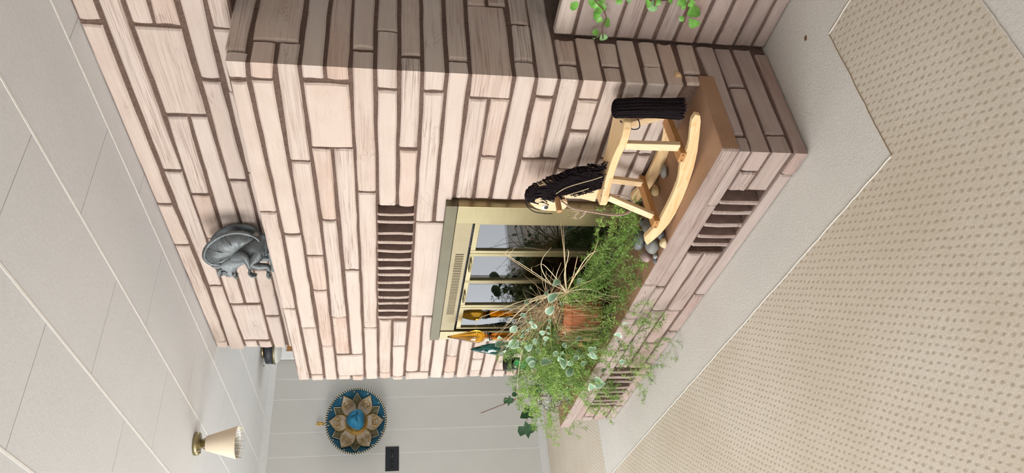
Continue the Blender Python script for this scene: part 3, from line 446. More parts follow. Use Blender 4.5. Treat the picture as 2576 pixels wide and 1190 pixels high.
# ---------------------------------------------------------------- stone strip builder
def stone(path,nrm,zb,zt,mat,parent,back=-.034,proud=None,name='stone',step=.085,rough=1.0):
    """path: plan points; nrm: outward normals; zb/zt: bottom and top heights per point"""
    if proud is None: proud=R_.uniform(-.001,.006)
    P=[];  # resample
    seed=R_.uniform(0,900)
    for i in range(len(path)-1):
        a,b=Vector(path[i]),Vector(path[i+1]); L=(b-a).length; n=max(1,min(14,int(round(L/step))))
        for k in range(n+(1 if i==len(path)-2 else 0)):
            t=k/n; na=Vector(nrm[i]); nb=Vector(nrm[i+1]); nn=na.lerp(nb,t)
            corner=(i>0 and k==0)
            if not corner and len(path)>2: nn=(na if (i==0) else nb)
            P.append((a.lerp(b,t),nn,zb[i]+(zb[i+1]-zb[i])*t,zt[i]+(zt[i+1]-zt[i])*t,corner))
    # chamfered ends
    def cut(pa,pb,d):
        dv=(pb[0]-pa[0]); L=dv.length; 
        if L<2.2*d: d=L*.3
        t=d/L; return (pa[0]+dv*t,pa[1],pa[2]+(pb[2]-pa[2])*t,pa[3]+(pb[3]-pa[3])*t,False)
    s1=cut(P[0],P[1],.006); s2=cut(P[-1],P[-2],.006)
    P=[P[0],s1]+P[1:-1]+[s2,P[-1]]
    V=[];n=len(P);K=8
    for i,(p,nn,b,t,c) in enumerate(P):
        h=t-b; end=(i in (0,n-1)); e=.0055 if end else 0.0
        def nz(q,s,amp): return (noise.noise(Vector((p.x*s+seed,p.y*s,q*s+seed*.3))))*amp*rough
        wob_b=nz(b,9,.0035); wob_t=nz(t+5,9,.0035)
        ew=0
        if end:
            tng=(P[1][0]-P[0][0]).normalized() if i==0 else (P[-1][0]-P[-2][0]).normalized()
            ew=1
        ch=min(.006,h*.12)
        rows=[(b+wob_b,back),(b+wob_b,proud-.0055-e*.5),(b+wob_b+ch,proud-e+nz(b,6,.003)),(b+h*.36,proud-e+nz(b+.33*h,7,.006)),
              (b+h*.66,proud-e+nz(b+.66*h,7,.006)),(t+wob_t-ch,proud-e+nz(t,6,.003)),(t+wob_t,proud-.0055-e*.5),(t+wob_t,back)]
        for z,d in rows:
            q=p+nn*d
            if end: q=q+tng*(noise.noise(Vector((z*22,seed,i)))*.004*rough)
            V.append((q.x,q.y,z))
    F=[]
    for i in range(n-1):
        for j in range(K): F.append((i*K+j,i*K+(j+1)%K,(i+1)*K+(j+1)%K,(i+1)*K+j))
    F.append(tuple(range(K))[::-1]); F.append(tuple(range((n-1)*K,n*K)))
    if name=='vent_fin': return mesh(name,V,F,[mat,M['fin_shade']],parent,mi=[0]*(len(F)-2)+[1,1])
    return mesh(name,V,F,mat,parent)
NF=(0,-1);NR=(1,0)
def front_stone(x0,x1,zl0,zl1,zr0,zr1,y,mat,parent,ret=0,**k):
    if ret>0: return stone([(x0,y),(x1,y),(x1,y+ret)],[NF,(1,-1),NR],[zl0,zr0,zr0],[zl1,zr1,zr1],mat,parent,**k)
    return stone([(x0,y),(x1,y)],[NF,NF],[zl0,zr0],[zl1,zr1],mat,parent,**k)
def side_stone(y0,y1,zn0,zn1,zf0,zf1,mat,parent,x=XR,**k):
    return stone([(x,y0),(x,y1)],[NR,NR],[zn0,zf0],[zn1,zf1],mat,parent,**k)
# ---------------------------------------------------------------- upper wall behind the ledge
wf=struct('wall_fireplace',G().box(-4.178,4.4,YU+.010,2.34,1.95,CZ).box(-4.178,-1.66,2.10,2.34,0,1.95),M['mortar'])
for s in SU:
    x0,x1,a,b,c,d,_=s
    if abs(x0+4.186)<.02: x0+=R_.uniform(-.008,.006)
    front_stone(x0,x1,a,min(b,CZ-.004),c,min(d,CZ-.004),YU,M['stone'],wf)
for x0,x1 in ((-4.18,-3.06),(-3.05,-2.5),(-2.49,-2.02),(-2.01,-1.722),(-1.71,-1.2)): front_stone(x0,x1,1.957,2.018,1.957,2.02,YU,M['stone'],wf)
for z0,z1 in ((1.957,2.02),(2.03,2.10),(2.11,2.18),(2.19,2.26),(2.27,4.4),(2.36,2.44)):
    x=-1.19
    while x<4.3:
        L=R_.uniform(.3,1.0); front_stone(x,min(x+L,2.34),z0,z1,z0,z1,YU,M['stone'],wf); x+=L+.012
# ---------------------------------------------------------------- fireplace
fp=thing('stone_fireplace',(-2.92,1.82,0),'tall projecting fireplace of long banded pinkish stones with a raised hearth and grey mortar','fireplace')
C0=.009
g=G()
fx0,fx1,fz0,fz1=-3.50,-2.44,.32,1.135; vx0,vx1,vz0,vz1=-3.411,-2.4066,1.3125,1.4627
y0,y1=YF+C0,2.098; x0,x1=XB+.012,XR-C0
zt=1.944
g.box(x0,x1,y0,y1,vz1,zt).box(x0,vx0,y0,y1,vz0,vz1).box(vx1,x1,y0,y1,vz0,vz1).box(vx0,vx1,y0+.24,y1,vz0,vz1).box(x0,x1,y0,y1,fz1,vz0)
g.box(x0,fx0,y0,y1,0,fz1).box(fx1,x1,y0,y1,0,fz1).box(fx0,fx1,y0,y1,0,fz0)
g.box(XR-.30,x1,y1,2.52,0,zt)
g.build('masonry_core',M['mortar'],fp)
g=G().box(fx0-.02,fx1+.02,2.05,2.09,fz0,fz1).box(fx0-.02,fx0,y0,2.05,fz0,fz1).box(fx1,fx1+.02,y0,2.05,fz0,fz1)
g.build('firebrick_lining',M['soot'],fp)
for s in SF:
    a0,a1,a,b,c,d,r=s
    if abs(a0+4.186)<.02: a0+=R_.uniform(-.010,.006)
    if r>.6: r=.222 if b<.84 else .68
    front_stone(a0,a1,a,b,c,d,YF,M['stone'],fp,r)
for s in SR: side_stone(*s,M['stone'],fp)
# slim upright fins across the warm-air opening
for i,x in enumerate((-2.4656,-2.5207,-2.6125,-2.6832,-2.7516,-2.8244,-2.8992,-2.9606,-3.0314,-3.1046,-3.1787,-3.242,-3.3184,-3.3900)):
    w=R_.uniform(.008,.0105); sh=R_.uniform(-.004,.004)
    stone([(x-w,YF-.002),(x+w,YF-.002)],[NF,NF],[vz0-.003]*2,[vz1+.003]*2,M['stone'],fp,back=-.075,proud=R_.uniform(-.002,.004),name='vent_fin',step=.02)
# hearth
g=G(); hx0,hx1=XB+.012,XR-C0; hy0=YH+C0
rec=[(-3.975,-3.40),(-2.2785,-1.869)]
g.box(hx0,hx1,hy0+.15,YF+C0-.001,0,.256).box(hx0,hx1,hy0,hy0+.15,0,.056).box(hx0,hx1,hy0,hy0+.15,.210,.256)
for a,b in ((hx0,-3.975),(-3.40,-2.2785),(-1.869,hx1)): g.box(a,b,hy0,hy0+.15,.056,.210)
g.build('hearth_core',M['mortar'],fp)
def slab(x0,x1,front=True):
    g=G(); y0=YH+.004
    g.box(x0,x1,y0,1.868,.2575,.3195,0)
    o=mesh('hearth_slab',g.V,g.F,M['concrete'],fp); bevel(o,.003)
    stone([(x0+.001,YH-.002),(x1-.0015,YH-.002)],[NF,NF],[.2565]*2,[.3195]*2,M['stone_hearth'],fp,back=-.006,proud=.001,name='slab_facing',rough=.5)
slab(-2.529,-1.646); slab(-2.838,-2.532); slab(-3.55,-2.841); slab(-4.306,-3.553)
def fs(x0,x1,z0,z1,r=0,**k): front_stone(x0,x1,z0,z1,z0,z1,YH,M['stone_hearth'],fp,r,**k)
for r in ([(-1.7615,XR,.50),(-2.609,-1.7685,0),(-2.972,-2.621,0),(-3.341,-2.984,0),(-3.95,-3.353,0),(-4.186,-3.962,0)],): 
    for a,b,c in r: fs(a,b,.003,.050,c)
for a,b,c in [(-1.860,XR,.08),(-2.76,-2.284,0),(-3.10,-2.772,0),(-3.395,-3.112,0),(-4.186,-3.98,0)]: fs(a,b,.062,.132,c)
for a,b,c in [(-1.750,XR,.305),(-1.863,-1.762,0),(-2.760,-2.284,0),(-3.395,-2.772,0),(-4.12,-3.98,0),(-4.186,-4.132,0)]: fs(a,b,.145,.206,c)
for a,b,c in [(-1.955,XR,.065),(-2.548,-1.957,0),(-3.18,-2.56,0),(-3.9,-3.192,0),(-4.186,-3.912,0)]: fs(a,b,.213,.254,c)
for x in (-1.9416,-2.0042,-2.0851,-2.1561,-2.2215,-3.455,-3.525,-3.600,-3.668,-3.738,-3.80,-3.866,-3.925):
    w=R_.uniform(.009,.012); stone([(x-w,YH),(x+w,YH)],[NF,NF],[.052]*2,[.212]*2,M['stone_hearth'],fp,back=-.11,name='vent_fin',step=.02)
side_stone(1.59,2.035,.219,.252,.217,.284,M['stone_hearth'],fp)
side_stone(1.832,2.035,.145,.207,.145,.207,M['stone_hearth'],fp)
side_stone(1.602,2.035,.063,.131,.062,.131,M['stone_hearth'],fp)
# ---------------------------------------------------------------- planter wall between the rooms
pw=thing('stone_planter',(-.6,YU,0),'low stone planter wall behind the hearth with trailing green plants on top','planter')
G().box(XR+.001,1.2,YU+.009,YU+.10,0,.80).box(XR+.001,1.2,YU+.36,YU+.45,0,.80).box(XR+.001,1.2,YU+.10,YU+.36,0,.70).build('planter_core',M['mortar'],pw)
G().box(XR+.002,1.2,YU+.10,YU+.36,.70,.775).build('planter_soil',M['soil'],pw)
for z0,z1,br in ((.003,.049,[-1.2]),(.062,.124,[-.95]),(.137,.204,[-1.35]),(.217,.282,[-1.1]),(.295,.364,[-.8]),(.377,.443,[-1.25]),(.457,.513,[-1.475]),(.531,.595,[-1.05]),(.609,.755,[-1.3]),(.768,.832,[-1.0])):
    x=XR+.008
    for b in br+[-.3,.4,1.2]:
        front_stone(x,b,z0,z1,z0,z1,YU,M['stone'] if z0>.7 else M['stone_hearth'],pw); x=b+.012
# ---------------------------------------------------------------- brass firebox front
fb=thing('fireplace_insert',(-2.97,1.80,.32),'brass framed fireplace insert with four folding glass doors and a slotted vent hood','fireplace insert')
yo=1.783   # outer face of the frame
X0,X1=-3.588,-2.352
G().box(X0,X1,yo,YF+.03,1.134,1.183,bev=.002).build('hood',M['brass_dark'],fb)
g=G().box(X0+.004,-3.492,yo+.003,YF+.03,.3215,1.132,bev=.002); g.build('jamb',M['brass'],fb)
g=G().box(-2.476,X1-.004,yo+.003,YF+.03,.3215,1.132,bev=.002); g.build('jamb',M['brass'],fb)
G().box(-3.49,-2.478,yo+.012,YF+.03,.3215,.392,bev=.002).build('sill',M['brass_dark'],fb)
# slotted panel: real openings between strips
px0,px1,pz0,pz1=-3.488,-2.480,1.058,1.131; sx0,sx1=-3.30,-2.715; sz0,sz1=1.073,1.112; ns=39
g=G().box(px0,px1,yo+.008,yo+.012,sz1,pz1).box(px0,px1,yo+.008,yo+.012,pz0,sz0).box(px0,sx0,yo+.008,yo+.012,sz0,sz1).box(sx1,px1,yo+.008,yo+.012,sz0,sz1)
p_=(sx1-sx0)/ns
for i in range(ns): g.box(sx0+i*p_+p_*.42,sx0+(i+1)*p_,yo+.008,yo+.012,sz0,sz1)
pn=g.build('vent_panel',M['brass_panel'],fb)
G().box(px0,px1,yo+.030,yo+.033,pz0,pz1).build('vent_backing',M['slot'],pn)
# dark reveal behind the doors
G().box(-3.49,-2.478,yo+.035,yo+.037,1.047,1.058).box(-3.492,-3.480,yo+.035,yo+.037,.395,1.058).build('reveal',M['black'],fb)
dx=[(-3.476,-3.237),(-3.234,-2.981),(-2.978,-2.726),(-2.723,-2.482)]
for i,(a,b) in enumerate(dx):
    y0=yo+.012; z0,z1=.400,1.046; st=.014 if i in (0,3) else .015
    L=.026 if i in (1,2) else .026
    sl,sr=(.012,.022) if i in (0,2) else (.022,.012)
    g=G().box(a,a+sl,y0,y0+.018,z0,z1,bev=.0015).box(b-sr,b,y0,y0+.018,z0,z1,bev=.0015).box(a+sl,b-sr,y0+.001,y0+.018,z1-.024,z1,bev=.0015).box(a+sl,b-sr,y0+.001,y0+.018,z0,z0+.026,bev=.0015)
    d=g.build('glass_door',M['brass'],fb)
    G().box(a+sl-.002,b-sr+.002,y0+.009,y0+.012,z0+.024,z1-.022).build('pane',M['pane'],d)
    if i in (1,2):
        xc=b-.075 if i==2 else a+.075+.02
        xc=(a+b)/2+(.035 if i==2 else -.01)
        pts=spline([(xc-.045,y0-.001,z1-.010),(xc-.030,y0-.020,z1-.010),(xc+.030,y0-.020,z1-.010),(xc+.045,y0-.001,z1-.010)],5)
        G().tube(pts,.0045,8).build('handle',M['brass'],d,True)
# woven spark curtains drawn to both sides inside
for a,b in ((-3.47,-3.24),(-2.73,-2.485)):
    g=G(); n=22; V=[];F=[]
    for i in range(n+1):
        x=a+(b-a)*i/n; y=1.836+.006*math.sin(i*1.9)
        V+= [(x,y,.40),(x,y,1.05)]
    for i in range(n): F.append((2*i,2*i+2,2*i+3,2*i+1))
    g.add(V,F); g.build('spark_curtain',M['chain'],fb)
G().tube([(-3.49,1.836,1.055),(-2.46,1.836,1.055)],.006,8).build('curtain_rod',M['black'],fb)
# ---------------------------------------------------------------- rocking horse
hh=Vector((-.98987,-.143,0)).normalized(); ll=Vector((-hh.y,hh.x,0)); ll=ll if ll.y>0 else -ll
HO=Vector((-1.976,1.576,.3197))
def HF(s,t,z): return HO+hh*s+ll*t+Vector((0,0,z))
horse=thing('rocking_horse',HF(0,.12,0),'small pine rocking horse with black yarn mane and tail on the stone hearth','rocking horse')
def orient(o):
    """turn a part so that its own x axis runs along the horse (keeps the grain right)"""
    rot=Matrix(((hh.x,ll.x,0),(hh.y,ll.y,0),(0,0,1))); 
    o.data.transform(rot.transposed().to_4x4()); o.rotation_euler=rot.to_euler(); return o
low=[(.283,.066),(.25,.046),(.213,.028),(.155,.011),(.096,.0025),(.02,.0),(-.057,.0015),(-.135,.008),(-.212,.020),(-.297,.041),(-.345,.054),(-.368,.064)]
up=[(-.372,.082),(-.350,.088),(-.322,.083),(-.296,.076),(-.26,.067),(-.225,.062),(-.19,.064),(-.155,.066),(-.126,.060),(-.095,.052),(-.063,.047),(-.02,.046),(.03,.047),(.063,.049),(.10,.052),(.141,.056),(.18,.066),(.21,.078),(.238,.090),(.262,.083)]
RT=[0.0,.236]
for t0 in RT:
    V,F=prism(low+up,HF,t0,t0+.020); o=mesh('rocker',V,F,M['pine'],horse); bevel(orient(o),.002)
def bar(A,B,w,h,name,mat,ref=Vector((0,0,1))):
    """square bar from A to B"""
    A=Vector(A);B=Vector(B); t=(B-A).normalized(); a=t.cross(ref).normalized(); b=a.cross(t)
    V=[p+a*sx*w/2+b*sz*h/2 for p in (A,B) for sx,sz in ((-1,-1),(1,-1),(1,1),(-1,1))]
    F=[(0,1,2,3),(7,6,5,4),(0,4,5,1),(1,5,6,2),(2,6,7,3),(3,7,4,0)]
    o=mesh(name,V,F,mat,horse); bevel(o,.0015); return o
def cross_bar(s0,z0,name='cross_board'):
    V=[];F=[]
    o=bar(HF(s0,-.004,z0),HF(s0+.0,.262,z0),.042,.022,name,M['pine_dark'],Vector((0,0,1))); 
    g=G()
    for sg in (-.012,.012): g.lathe(HF(s0+sg,-.0045,z0),[(.0025,0),(.0025,-.001),(.0,-.001)],8,axis=tuple(ll))
    g.build('screw',M['black'],o); return o
cb1=cross_bar(.160,.067); cb2=cross_bar(-.185,.070)
ST=.262
bar(HF(.088,.072,ST),HF(.148,.034,.075),.026,.020,'leg',M['pine_up'],ll)
bar(HF(.088,.178,ST),HF(.148,.222,.075),.026,.020,'leg',M['pine_up'],ll)
bar(HF(-.172,.072,ST),HF(-.205,.034,.075),.030,.020,'leg',M['pine_up'],ll)
bar(HF(-.172,.178,ST),HF(-.205,.222,.075),.030,.020,'leg',M['pine_up'],ll)
# seat board, waisted in the middle
c_t=.125
half=[(-.275,.030),(-.272,.050),(-.25,.064),(-.22,.070),(-.19,.068),(-.15,.058),(-.10,.047),(-.05,.043),(0,.044),(.05,.052),(.085,.062),(.110,.066),(.128,.060),(.134,.040)]
out=[(s,c_t-h) for s,h in half]+[(s,c_t+h) for s,h in reversed(half)]
n=len(out); zt,zb=.291,.262
V=[HF(s,t,zb) for s,t in out]+[HF(s,t,zt) for s,t in out]
F=[tuple(range(n))[::-1],tuple(range(n,2*n))]+[(i,(i+1)%n,(i+1)%n+n,i+n) for i in range(n)]
seat=mesh('seat',V,F,M['pine'],horse); bevel(orient(seat),.005,3)
g=G()
for s,t in ((-.235,.10),(-.235,.150),(-.19,.085),(-.19,.165),(.10,.085),(.10,.165),(.115,.125)): g.lathe(HF(s,t,zt),[(.003,0),(.003,.0008),(0,.0008)],8)
g.build('screw',M['black'],seat)
# head and neck board
hd=[(.010,.291),(.018,.33),(.030,.38),(.046,.43),(.060,.48),(.074,.52),(.092,.55),(.110,.566),(.130,.570),(.155,.563),(.180,.548),(.200,.525),(.211,.498),(.215,.470),(.214,.440),(.208,.418),(.196,.404),(.180,.399),(.164,.403),(.154,.416),(.148,.430),(.142,.418),(.140,.395),(.142,.36),(.148,.33),(.155,.305),(.158,.291)]
V,F=prism(hd,HF,c_t-.011,c_t+.011); head=mesh('head',V,F,M['pine_up'],horse); bevel(orient(head),.003,3)
g=G().tube([HF(.143,.042,.451),HF(.103,.200,.459)],.0115,12); g.build('handle_dowel',M['dowel'],horse)
# googly eyes, ears
for sg,t in ((-1,c_t-.011),(1,c_t+.011)):
    g=G().lathe(HF(.192,t,.491),[(.013,0),(.013,.002),(.0125,.0035),(0,.0042)],18,axis=tuple(ll*sg)); e=g.build('eye',M['white'],horse,True)
    G().lathe(HF(.190,t+sg*.0035,.486),[(.0085,0),(.0085,.0018),(0,.0022)],14,axis=tuple(ll*sg)).build('pupil',M['black'],e)
    V=[HF(.139+a,t+sg*.018+sg*.2*b,.526+b) for a,b in ((-.014,-.006),(-.008,.014),(.004,.016),(.013,.005),(.010,-.012),(-.004,-.015))]
    V+=[v+ll*.003 for v in V]; F=[(0,1,2,3,4,5),(11,10,9,8,7,6)]+[(i,(i+1)%6,(i+1)%6+6,i+6) for i in range(6)]
    mesh('ear',V,F,M['straw'],horse)
# yarn mane: strands rooted along the crest of the neck
def lerp_tab(tab,z):
    if z<=tab[0][1]: return tab[0][0]
    for (s0,z0),(s1,z1) in zip(tab,tab[1:]):
        if z<=z1: return s0+(s1-s0)*(z-z0)/(z1-z0)
    return tab[-1][0]
fr_edge=[(.060,.29),(.095,.339),(.125,.387),(.136,.438),(.160,.478),(.167,.505),(.172,.535),(.178,.556),(.172,.572)]
bk_edge=[(-.014,.29),(-.017,.347),(.004,.408),(.036,.453),(.064,.512),(.092,.545),(.125,.566),(.15,.572)]
g=G(); rr=random.Random(3)
for i in range(640):
    z=rr.uniform(.335,.572); side=-1 if rr.random()<.72 else 1
    f_,b_=lerp_tab(fr_edge,z),lerp_tab(bk_edge,z); w_=f_-b_
    s0=b_+w_*(rr.random()**1.5)*.75
    L=rr.uniform(.045,.10); zs=[z,z-L*.4,z-L*.75,z-L]
    lay=rr.uniform(.002,.014); wob=rr.uniform(-.006,.006); P=[]
    for k,zz in enumerate(zs):
        zz=max(zz,.294); lim=lerp_tab(fr_edge,zz)+rr.uniform(-.012,.008); lo=lerp_tab(bk_edge,zz)-.004
        sk=s0+(lerp_tab(bk_edge,zz)-b_)*.85+.012*k+wob*k
        sk=max(min(sk,lim),lo)
        tt=c_t+side*(.011+lay+.002*k) if k or z<.545 else c_t+side*lay
        P.append(HF(sk,tt,zz))
    g.tube(spline(P,3),.0019,4)
for i in range(150):   # strands across the crest and forelock
    z=rr.uniform(.36,.572); s0=lerp_tab(bk_edge,z)+rr.uniform(-.004,.02)
    g.tube(spline([HF(s0+.008,c_t+.012,z-.006),HF(s0-.004,c_t+rr.uniform(-.008,.008),z+.004),HF(s0+.004,c_t-.015,z-.02),HF(s0+.012,c_t-.018,z-.05)],3),.0019,4)
for i in range(90):    # cap of yarn over the poll, hiding the board edge
    s0=rr.uniform(.085,.172)
    top_=[(.085,.548),(.105,.563),(.125,.572),(.145,.572),(.172,.560)]
    for (a_,za),(b_,zb_) in zip(top_,top_[1:]):
        if a_<=s0<=b_: zz=za+(zb_-za)*(s0-a_)/(b_-a_)
    g.tube(spline([HF(s0,c_t+.014,zz-.012),HF(s0-.003,c_t+rr.uniform(-.008,.008),zz+.0035),HF(s0-.006,c_t-.014,zz-.010),HF(s0-.010,c_t-.017,zz-.035)],3),.0019,4)
for i in range(40):    # loose ends fanned over the seat behind the neck
    s0=rr.uniform(-.02,.05); P=[HF(s0+.01,c_t+rr.uniform(-.02,.0),.36),HF(s0-.01,c_t+rr.uniform(-.03,.005),.32),HF(s0-rr.uniform(.01,.05),c_t+rr.uniform(-.04,.01),rr.uniform(.294,.305))]
    g.tube(spline(P,3),.0019,4)
mane=g.build('mane',M['yarn'],horse); mane['kind']='stuff'
g=G()
for pts in ([(.098,.093,.465),(.060,.086,.435),(.030,.084,.38),(.012,.083,.34),(-.004,.085,.305)],[(.098,.088,.42),(.078,.086,.38),(.058,.085,.345)]):
    g.tube(spline([HF(*p) for p in pts],4),.0017,5)
g.build('straw_strand',M['straw'],mane)
g=G().tube(spline([HF(*p) for p in [(.130,.12,.577),(.185,.118,.566),(.216,.112,.53),(.224,.110,.48),(.222,.109,.455)]],5),.0018,5)
g.tube(spline([HF(*p) for p in [(.140,.13,.577),(.192,.130,.562),(.220,.132,.52),(.226,.130,.47)]],5),.0018,5)
g.build('forelock_strand',M['yarn'],mane)
# yarn tail
g=G(); tl=Vector(HF(-.292,c_t,.0))
for i in range(420):
    a=rr.random()*2*PI; q=math.sqrt(rr.random())*.036; ox=math.cos(a)*q; oy=math.sin(a)*q
    top=.325+.006*rr.random()-(q/.036)**2*.012; bot=rr.uniform(.068,.082) if rr.random()<.8 else rr.uniform(.085,.12)
    p0=HF(-.275+ox*.3,c_t+oy*.8,top-.016); p1=HF(-.290+ox*.9,c_t+oy,top); 
    p2=HF(-.297+ox,c_t+oy*1.0,top-.07); p3=HF(-.300+ox*.95+rr.uniform(-.003,.003),c_t+oy*.95,.18); p4=HF(-.302+ox*1.05+rr.uniform(-.004,.004),c_t+oy,bot)
    g.tube([p0,p1,p2,p3,p4],.0021,4)
g.tube(spline([HF(-.262,.094,.30),HF(-.245,.088,.275),HF(-.232,.086,.245),HF(-.240,.086,.225),HF(-.262,.088,.23),HF(-.276,.09,.24)],4),.0020,5)
tail=g.build('tail',M['yarn'],horse); tail['kind']='stuff'
# cord reins hanging from the muzzle with a knot and a clear bead loop
g=G()
for o_ in (0,.006):
    g.tube(spline([HF(.150,c_t-.014-o_,.432),HF(.170,c_t-.03-o_,.39),HF(.178,c_t-.036-o_,.335),HF(.190,c_t-.04-o_,.26),HF(.196,c_t-.04-o_,.20),HF(.190,c_t-.03-o_,.15),HF(.170,c_t-.01,.125),HF(.16,c_t+.03,.16),HF(.158,c_t+.03,.26),HF(.15,c_t+.02,.36),HF(.146,c_t+.012,.425)],6),.0026,6)
g.tube(spline([HF(.178,c_t-.038,.350),HF(.205,c_t-.045,.372),HF(.215,c_t-.046,.355),HF(.196,c_t-.048,.338),HF(.180,c_t-.040,.330),HF(.186,c_t-.05,.345)],5),.0026,6)
rein=g.build('reins',M['cord'],horse,True)
g=G(); ctr=HF(.198,c_t-.045,.372)
g.tube([ctr+hh*.020*math.cos(a)+Vector((0,0,.028*math.sin(a)))+ll*.004*math.sin(3*a) for a in [i*2*PI/20 for i in range(21)]],.0013,5,cap=False)
g.build('wire_loop',M['brass'],rein,True)
# ---------------------------------------------------------------- ceiling lamp with linen shade
def seg_circle(c,r,n=32): return [c+Vector((r*math.cos(2*PI*i/n),r*math.sin(2*PI*i/n),0)) for i in range(n+1)]
lc=Vector((-4.045,1.40,CZ))
lamp=thing('ceiling_light',lc,'brass ceiling light with a flared cream linen shade, left of the fireplace','ceiling light')
G().lathe(lc,[(0,-.0005),(.060,-.0005),(.063,-.003),(.063,-.018),(.059,-.024),(.036,-.026),(.030,-.031),(0,-.031)],40).build('canopy',M['brass'],lamp,True)
g=G()
for s in (-1,1): G().lathe(lc+Vector((s*.02,-.045,-.024)),[(0,-.012),(.005,-.010),(.006,-.004),(.004,0)],12).build('canopy_knob',M['brass'],lamp,True)
def mk_linen():
    x=N('linen_shade',.9,0,.1); c=x.coord(); n=x.noise(c,240,3,.7); x.col(x.ramp(n,[(.3,(.66,.54,.40)),(.7,(.80,.70,.55))])); x.bump(n,.2,.002); return x.m
G().lathe(lc,[(.038,-.062),(.039,-.060),(.041,-.062),(.089,-.222),(.088,-.224),(.086,-.222)],48).build('shade',mk_linen(),lamp,True)
G().lathe(lc,[(.0862,-.2225),(.0383,-.0635)],48).build('shade_lining',M['white'],lamp,True)
wires=12
for i in range(wires):
    a=2*PI*i/wires; ca,sa=math.cos(a),math.sin(a)
    def P(r,z,da=0): return lc+Vector((r*math.cos(a+da),r*math.sin(a+da),z))
    for da in (-.13,.13): G().tube([P(.018,-.028,da),P(.036,-.066,da)],.0011,5).build('wire_stem',M['brass'],lamp)
    G().tube([P(.074,-.19,-.11),P(.084,-.243,-.11),P(.084,-.243,.11),P(.074,-.19,.11)],.0012,6).build('wire_prong',M['brass'],lamp)
G().lathe(lc,[(0,-.03),(.018,-.03),(.018,-.09),(.014,-.11),(.0,-.11)],18).build('lamp_socket',M['brass'],lamp,True)
for k in range(3):
    a=k*2*PI/3+.4; G().tube([lc+Vector((.01*math.cos(a),.01*math.sin(a),-.10)),lc+Vector((.030*math.cos(a),.030*math.sin(a),-.14)),lc+Vector((.038*math.cos(a),.038*math.sin(a),-.205))],[.004,.008,.008],10).build('bulb_holder',M['brass'],lamp,True)
# ---------------------------------------------------------------- far ceiling light, black drum with brass rings
fc=Vector((-5.66,2.74,CZ))
fl=thing('ceiling_light',fc,'black drum ceiling light with brass rings, beyond the upper left corner of the fireplace','ceiling light')
G().lathe(fc,[(0,-.0005),(.066,-.0005),(.070,-.006),(.066,-.022),(.05,-.028),(.02,-.030),(0,-.030)],28).build('canopy',M['brass'],fl,True)
G().lathe(fc,[(.02,-.024),(.02,-.036),(.08,-.038)],20).build('neck',M['black'],fl,True)
g=G().lathe(fc,[(.02,-.034),(.113,-.035),(.117,-.040),(.117,-.100),(.113,-.100)],40); dmat=plain('slate_black_band',(.025,.03,.038),.5)
dm=g.build('drum',dmat,fl,True)
for i in range(9):
    a=-PI/2-.75+i*.09; c=fc+Vector((.1172*math.cos(a),.1172*math.sin(a),-.070+.010*math.sin(i*2.1)))
    G().lathe(c,[(.0035,0),(.0035,.0012),(0,.0012)],6,axis=(math.cos(a),math.sin(a),0)).build('cut_star',M['trim'],dm)
G().lathe(fc,[(.117,-.099),(.121,-.101),(.121,-.112),(.117,-.115),(.113,-.112)],40).build('ring',M['brass'],fl,True)
fm=plain('frosted_shade',(.62,.64,.60),.3)
G().lathe(fc,[(.116,-.112),(.112,-.124),(.098,-.140),(.07,-.150),(.03,-.155),(0,-.156)],40).build('diffuser',fm,fl,True)
for k in range(3):
    a=k*2*PI/3-2.05; q=fc+Vector((.132*math.cos(a),.132*math.sin(a),-.018))
    G().tube([fc+Vector((.04*math.cos(a),.04*math.sin(a),-.018)),q],.0018,5).lathe(q,[(0,-.007),(.006,-.004),(.006,.004),(0,.007)],10).build('finial',M['brass'],fl,True)
# ---------------------------------------------------------------- switch plate
sp=thing('switch_plate',(XLW,1.925,1.36),'black four-gang switch plate below the sombrero on the panelled wall','switch')
bk=plain('black_plate',(.018,.02,.025),.4); bk2=plain('black_plate_edge',(.006,.006,.007),.5)
G().box(XLW,XLW+.006,1.822,2.030,1.303,1.417,bev=.002).build('plate',bk,sp)
for i in range(4):
    y=1.857+.046*i
    if i!=2:
        G().box(XLW+.005,XLW+.0075,y-.006,y+.006,1.345,1.375).build('switch_slot',bk2,sp)
        g=G(); V,F=prism([(0,-.005),(.013,.004),(.013,.009),(0,.006)],lambda s,t,z:(XLW+.006+s,t,1.36+z),y-.004,y+.004); g.add(V,F); g.build('toggle',bk2,sp)
    else:
        G().lathe((XLW+.006,y,1.36),[(.012,0),(.012,.006),(.010,.012),(0,.013)],16,axis=(1,0,0)).build('dimmer_knob',bk,sp,True)
# ---------------------------------------------------------------- sombrero
sc=Vector((XLW+.02,2.235,1.668)); 
som=thing('sombrero',sc,'teal blue velvet sombrero with gold embroidery hung on the panelled wall','sombrero')
blue=plain('teal_velvet',(.004,.075,.135),.8,0,.25,25,.1); blue2=plain('bright_teal_velvet',(.006,.13,.24),.7,0,.2,20,.1)
gold=plain('gold_embroidery',(.42,.27,.08),.38,.6,.35,60,.6); pale=plain('silver_gauze',(.40,.33,.25),.5,.2,.25,60,.4); olive=plain('olive_metallic',(.13,.115,.06),.42,.4,.4,50,.3)
trimw=plain('cream_stitch',(.58,.52,.38),.6,0,.1)
def SP(r,a,d): # a measured in the wall plane; local right=+Y, up=+Z, d out from the wall
    ry,rz=.287,.250
    return Vector((sc.x+d,sc.y+r*ry*math.cos(a),sc.z+r*rz*math.sin(a)))
def brim(r): return .012+.085*max(0,(r-.55)/.45)**2*.9+.02*(1-r)
g=G(); nr,na=10,64; V=[];F=[]
for i in range(nr+1):
    r=.18+(1-.18)*i/nr
    for j in range(na): V.append(SP(r,2*PI*j/na,brim(r)))
for i in range(nr):
    for j in range(na): F.append((i*na+j,(i+1)*na+j,(i+1)*na+(j+1)%na,i*na+(j+1)%na))
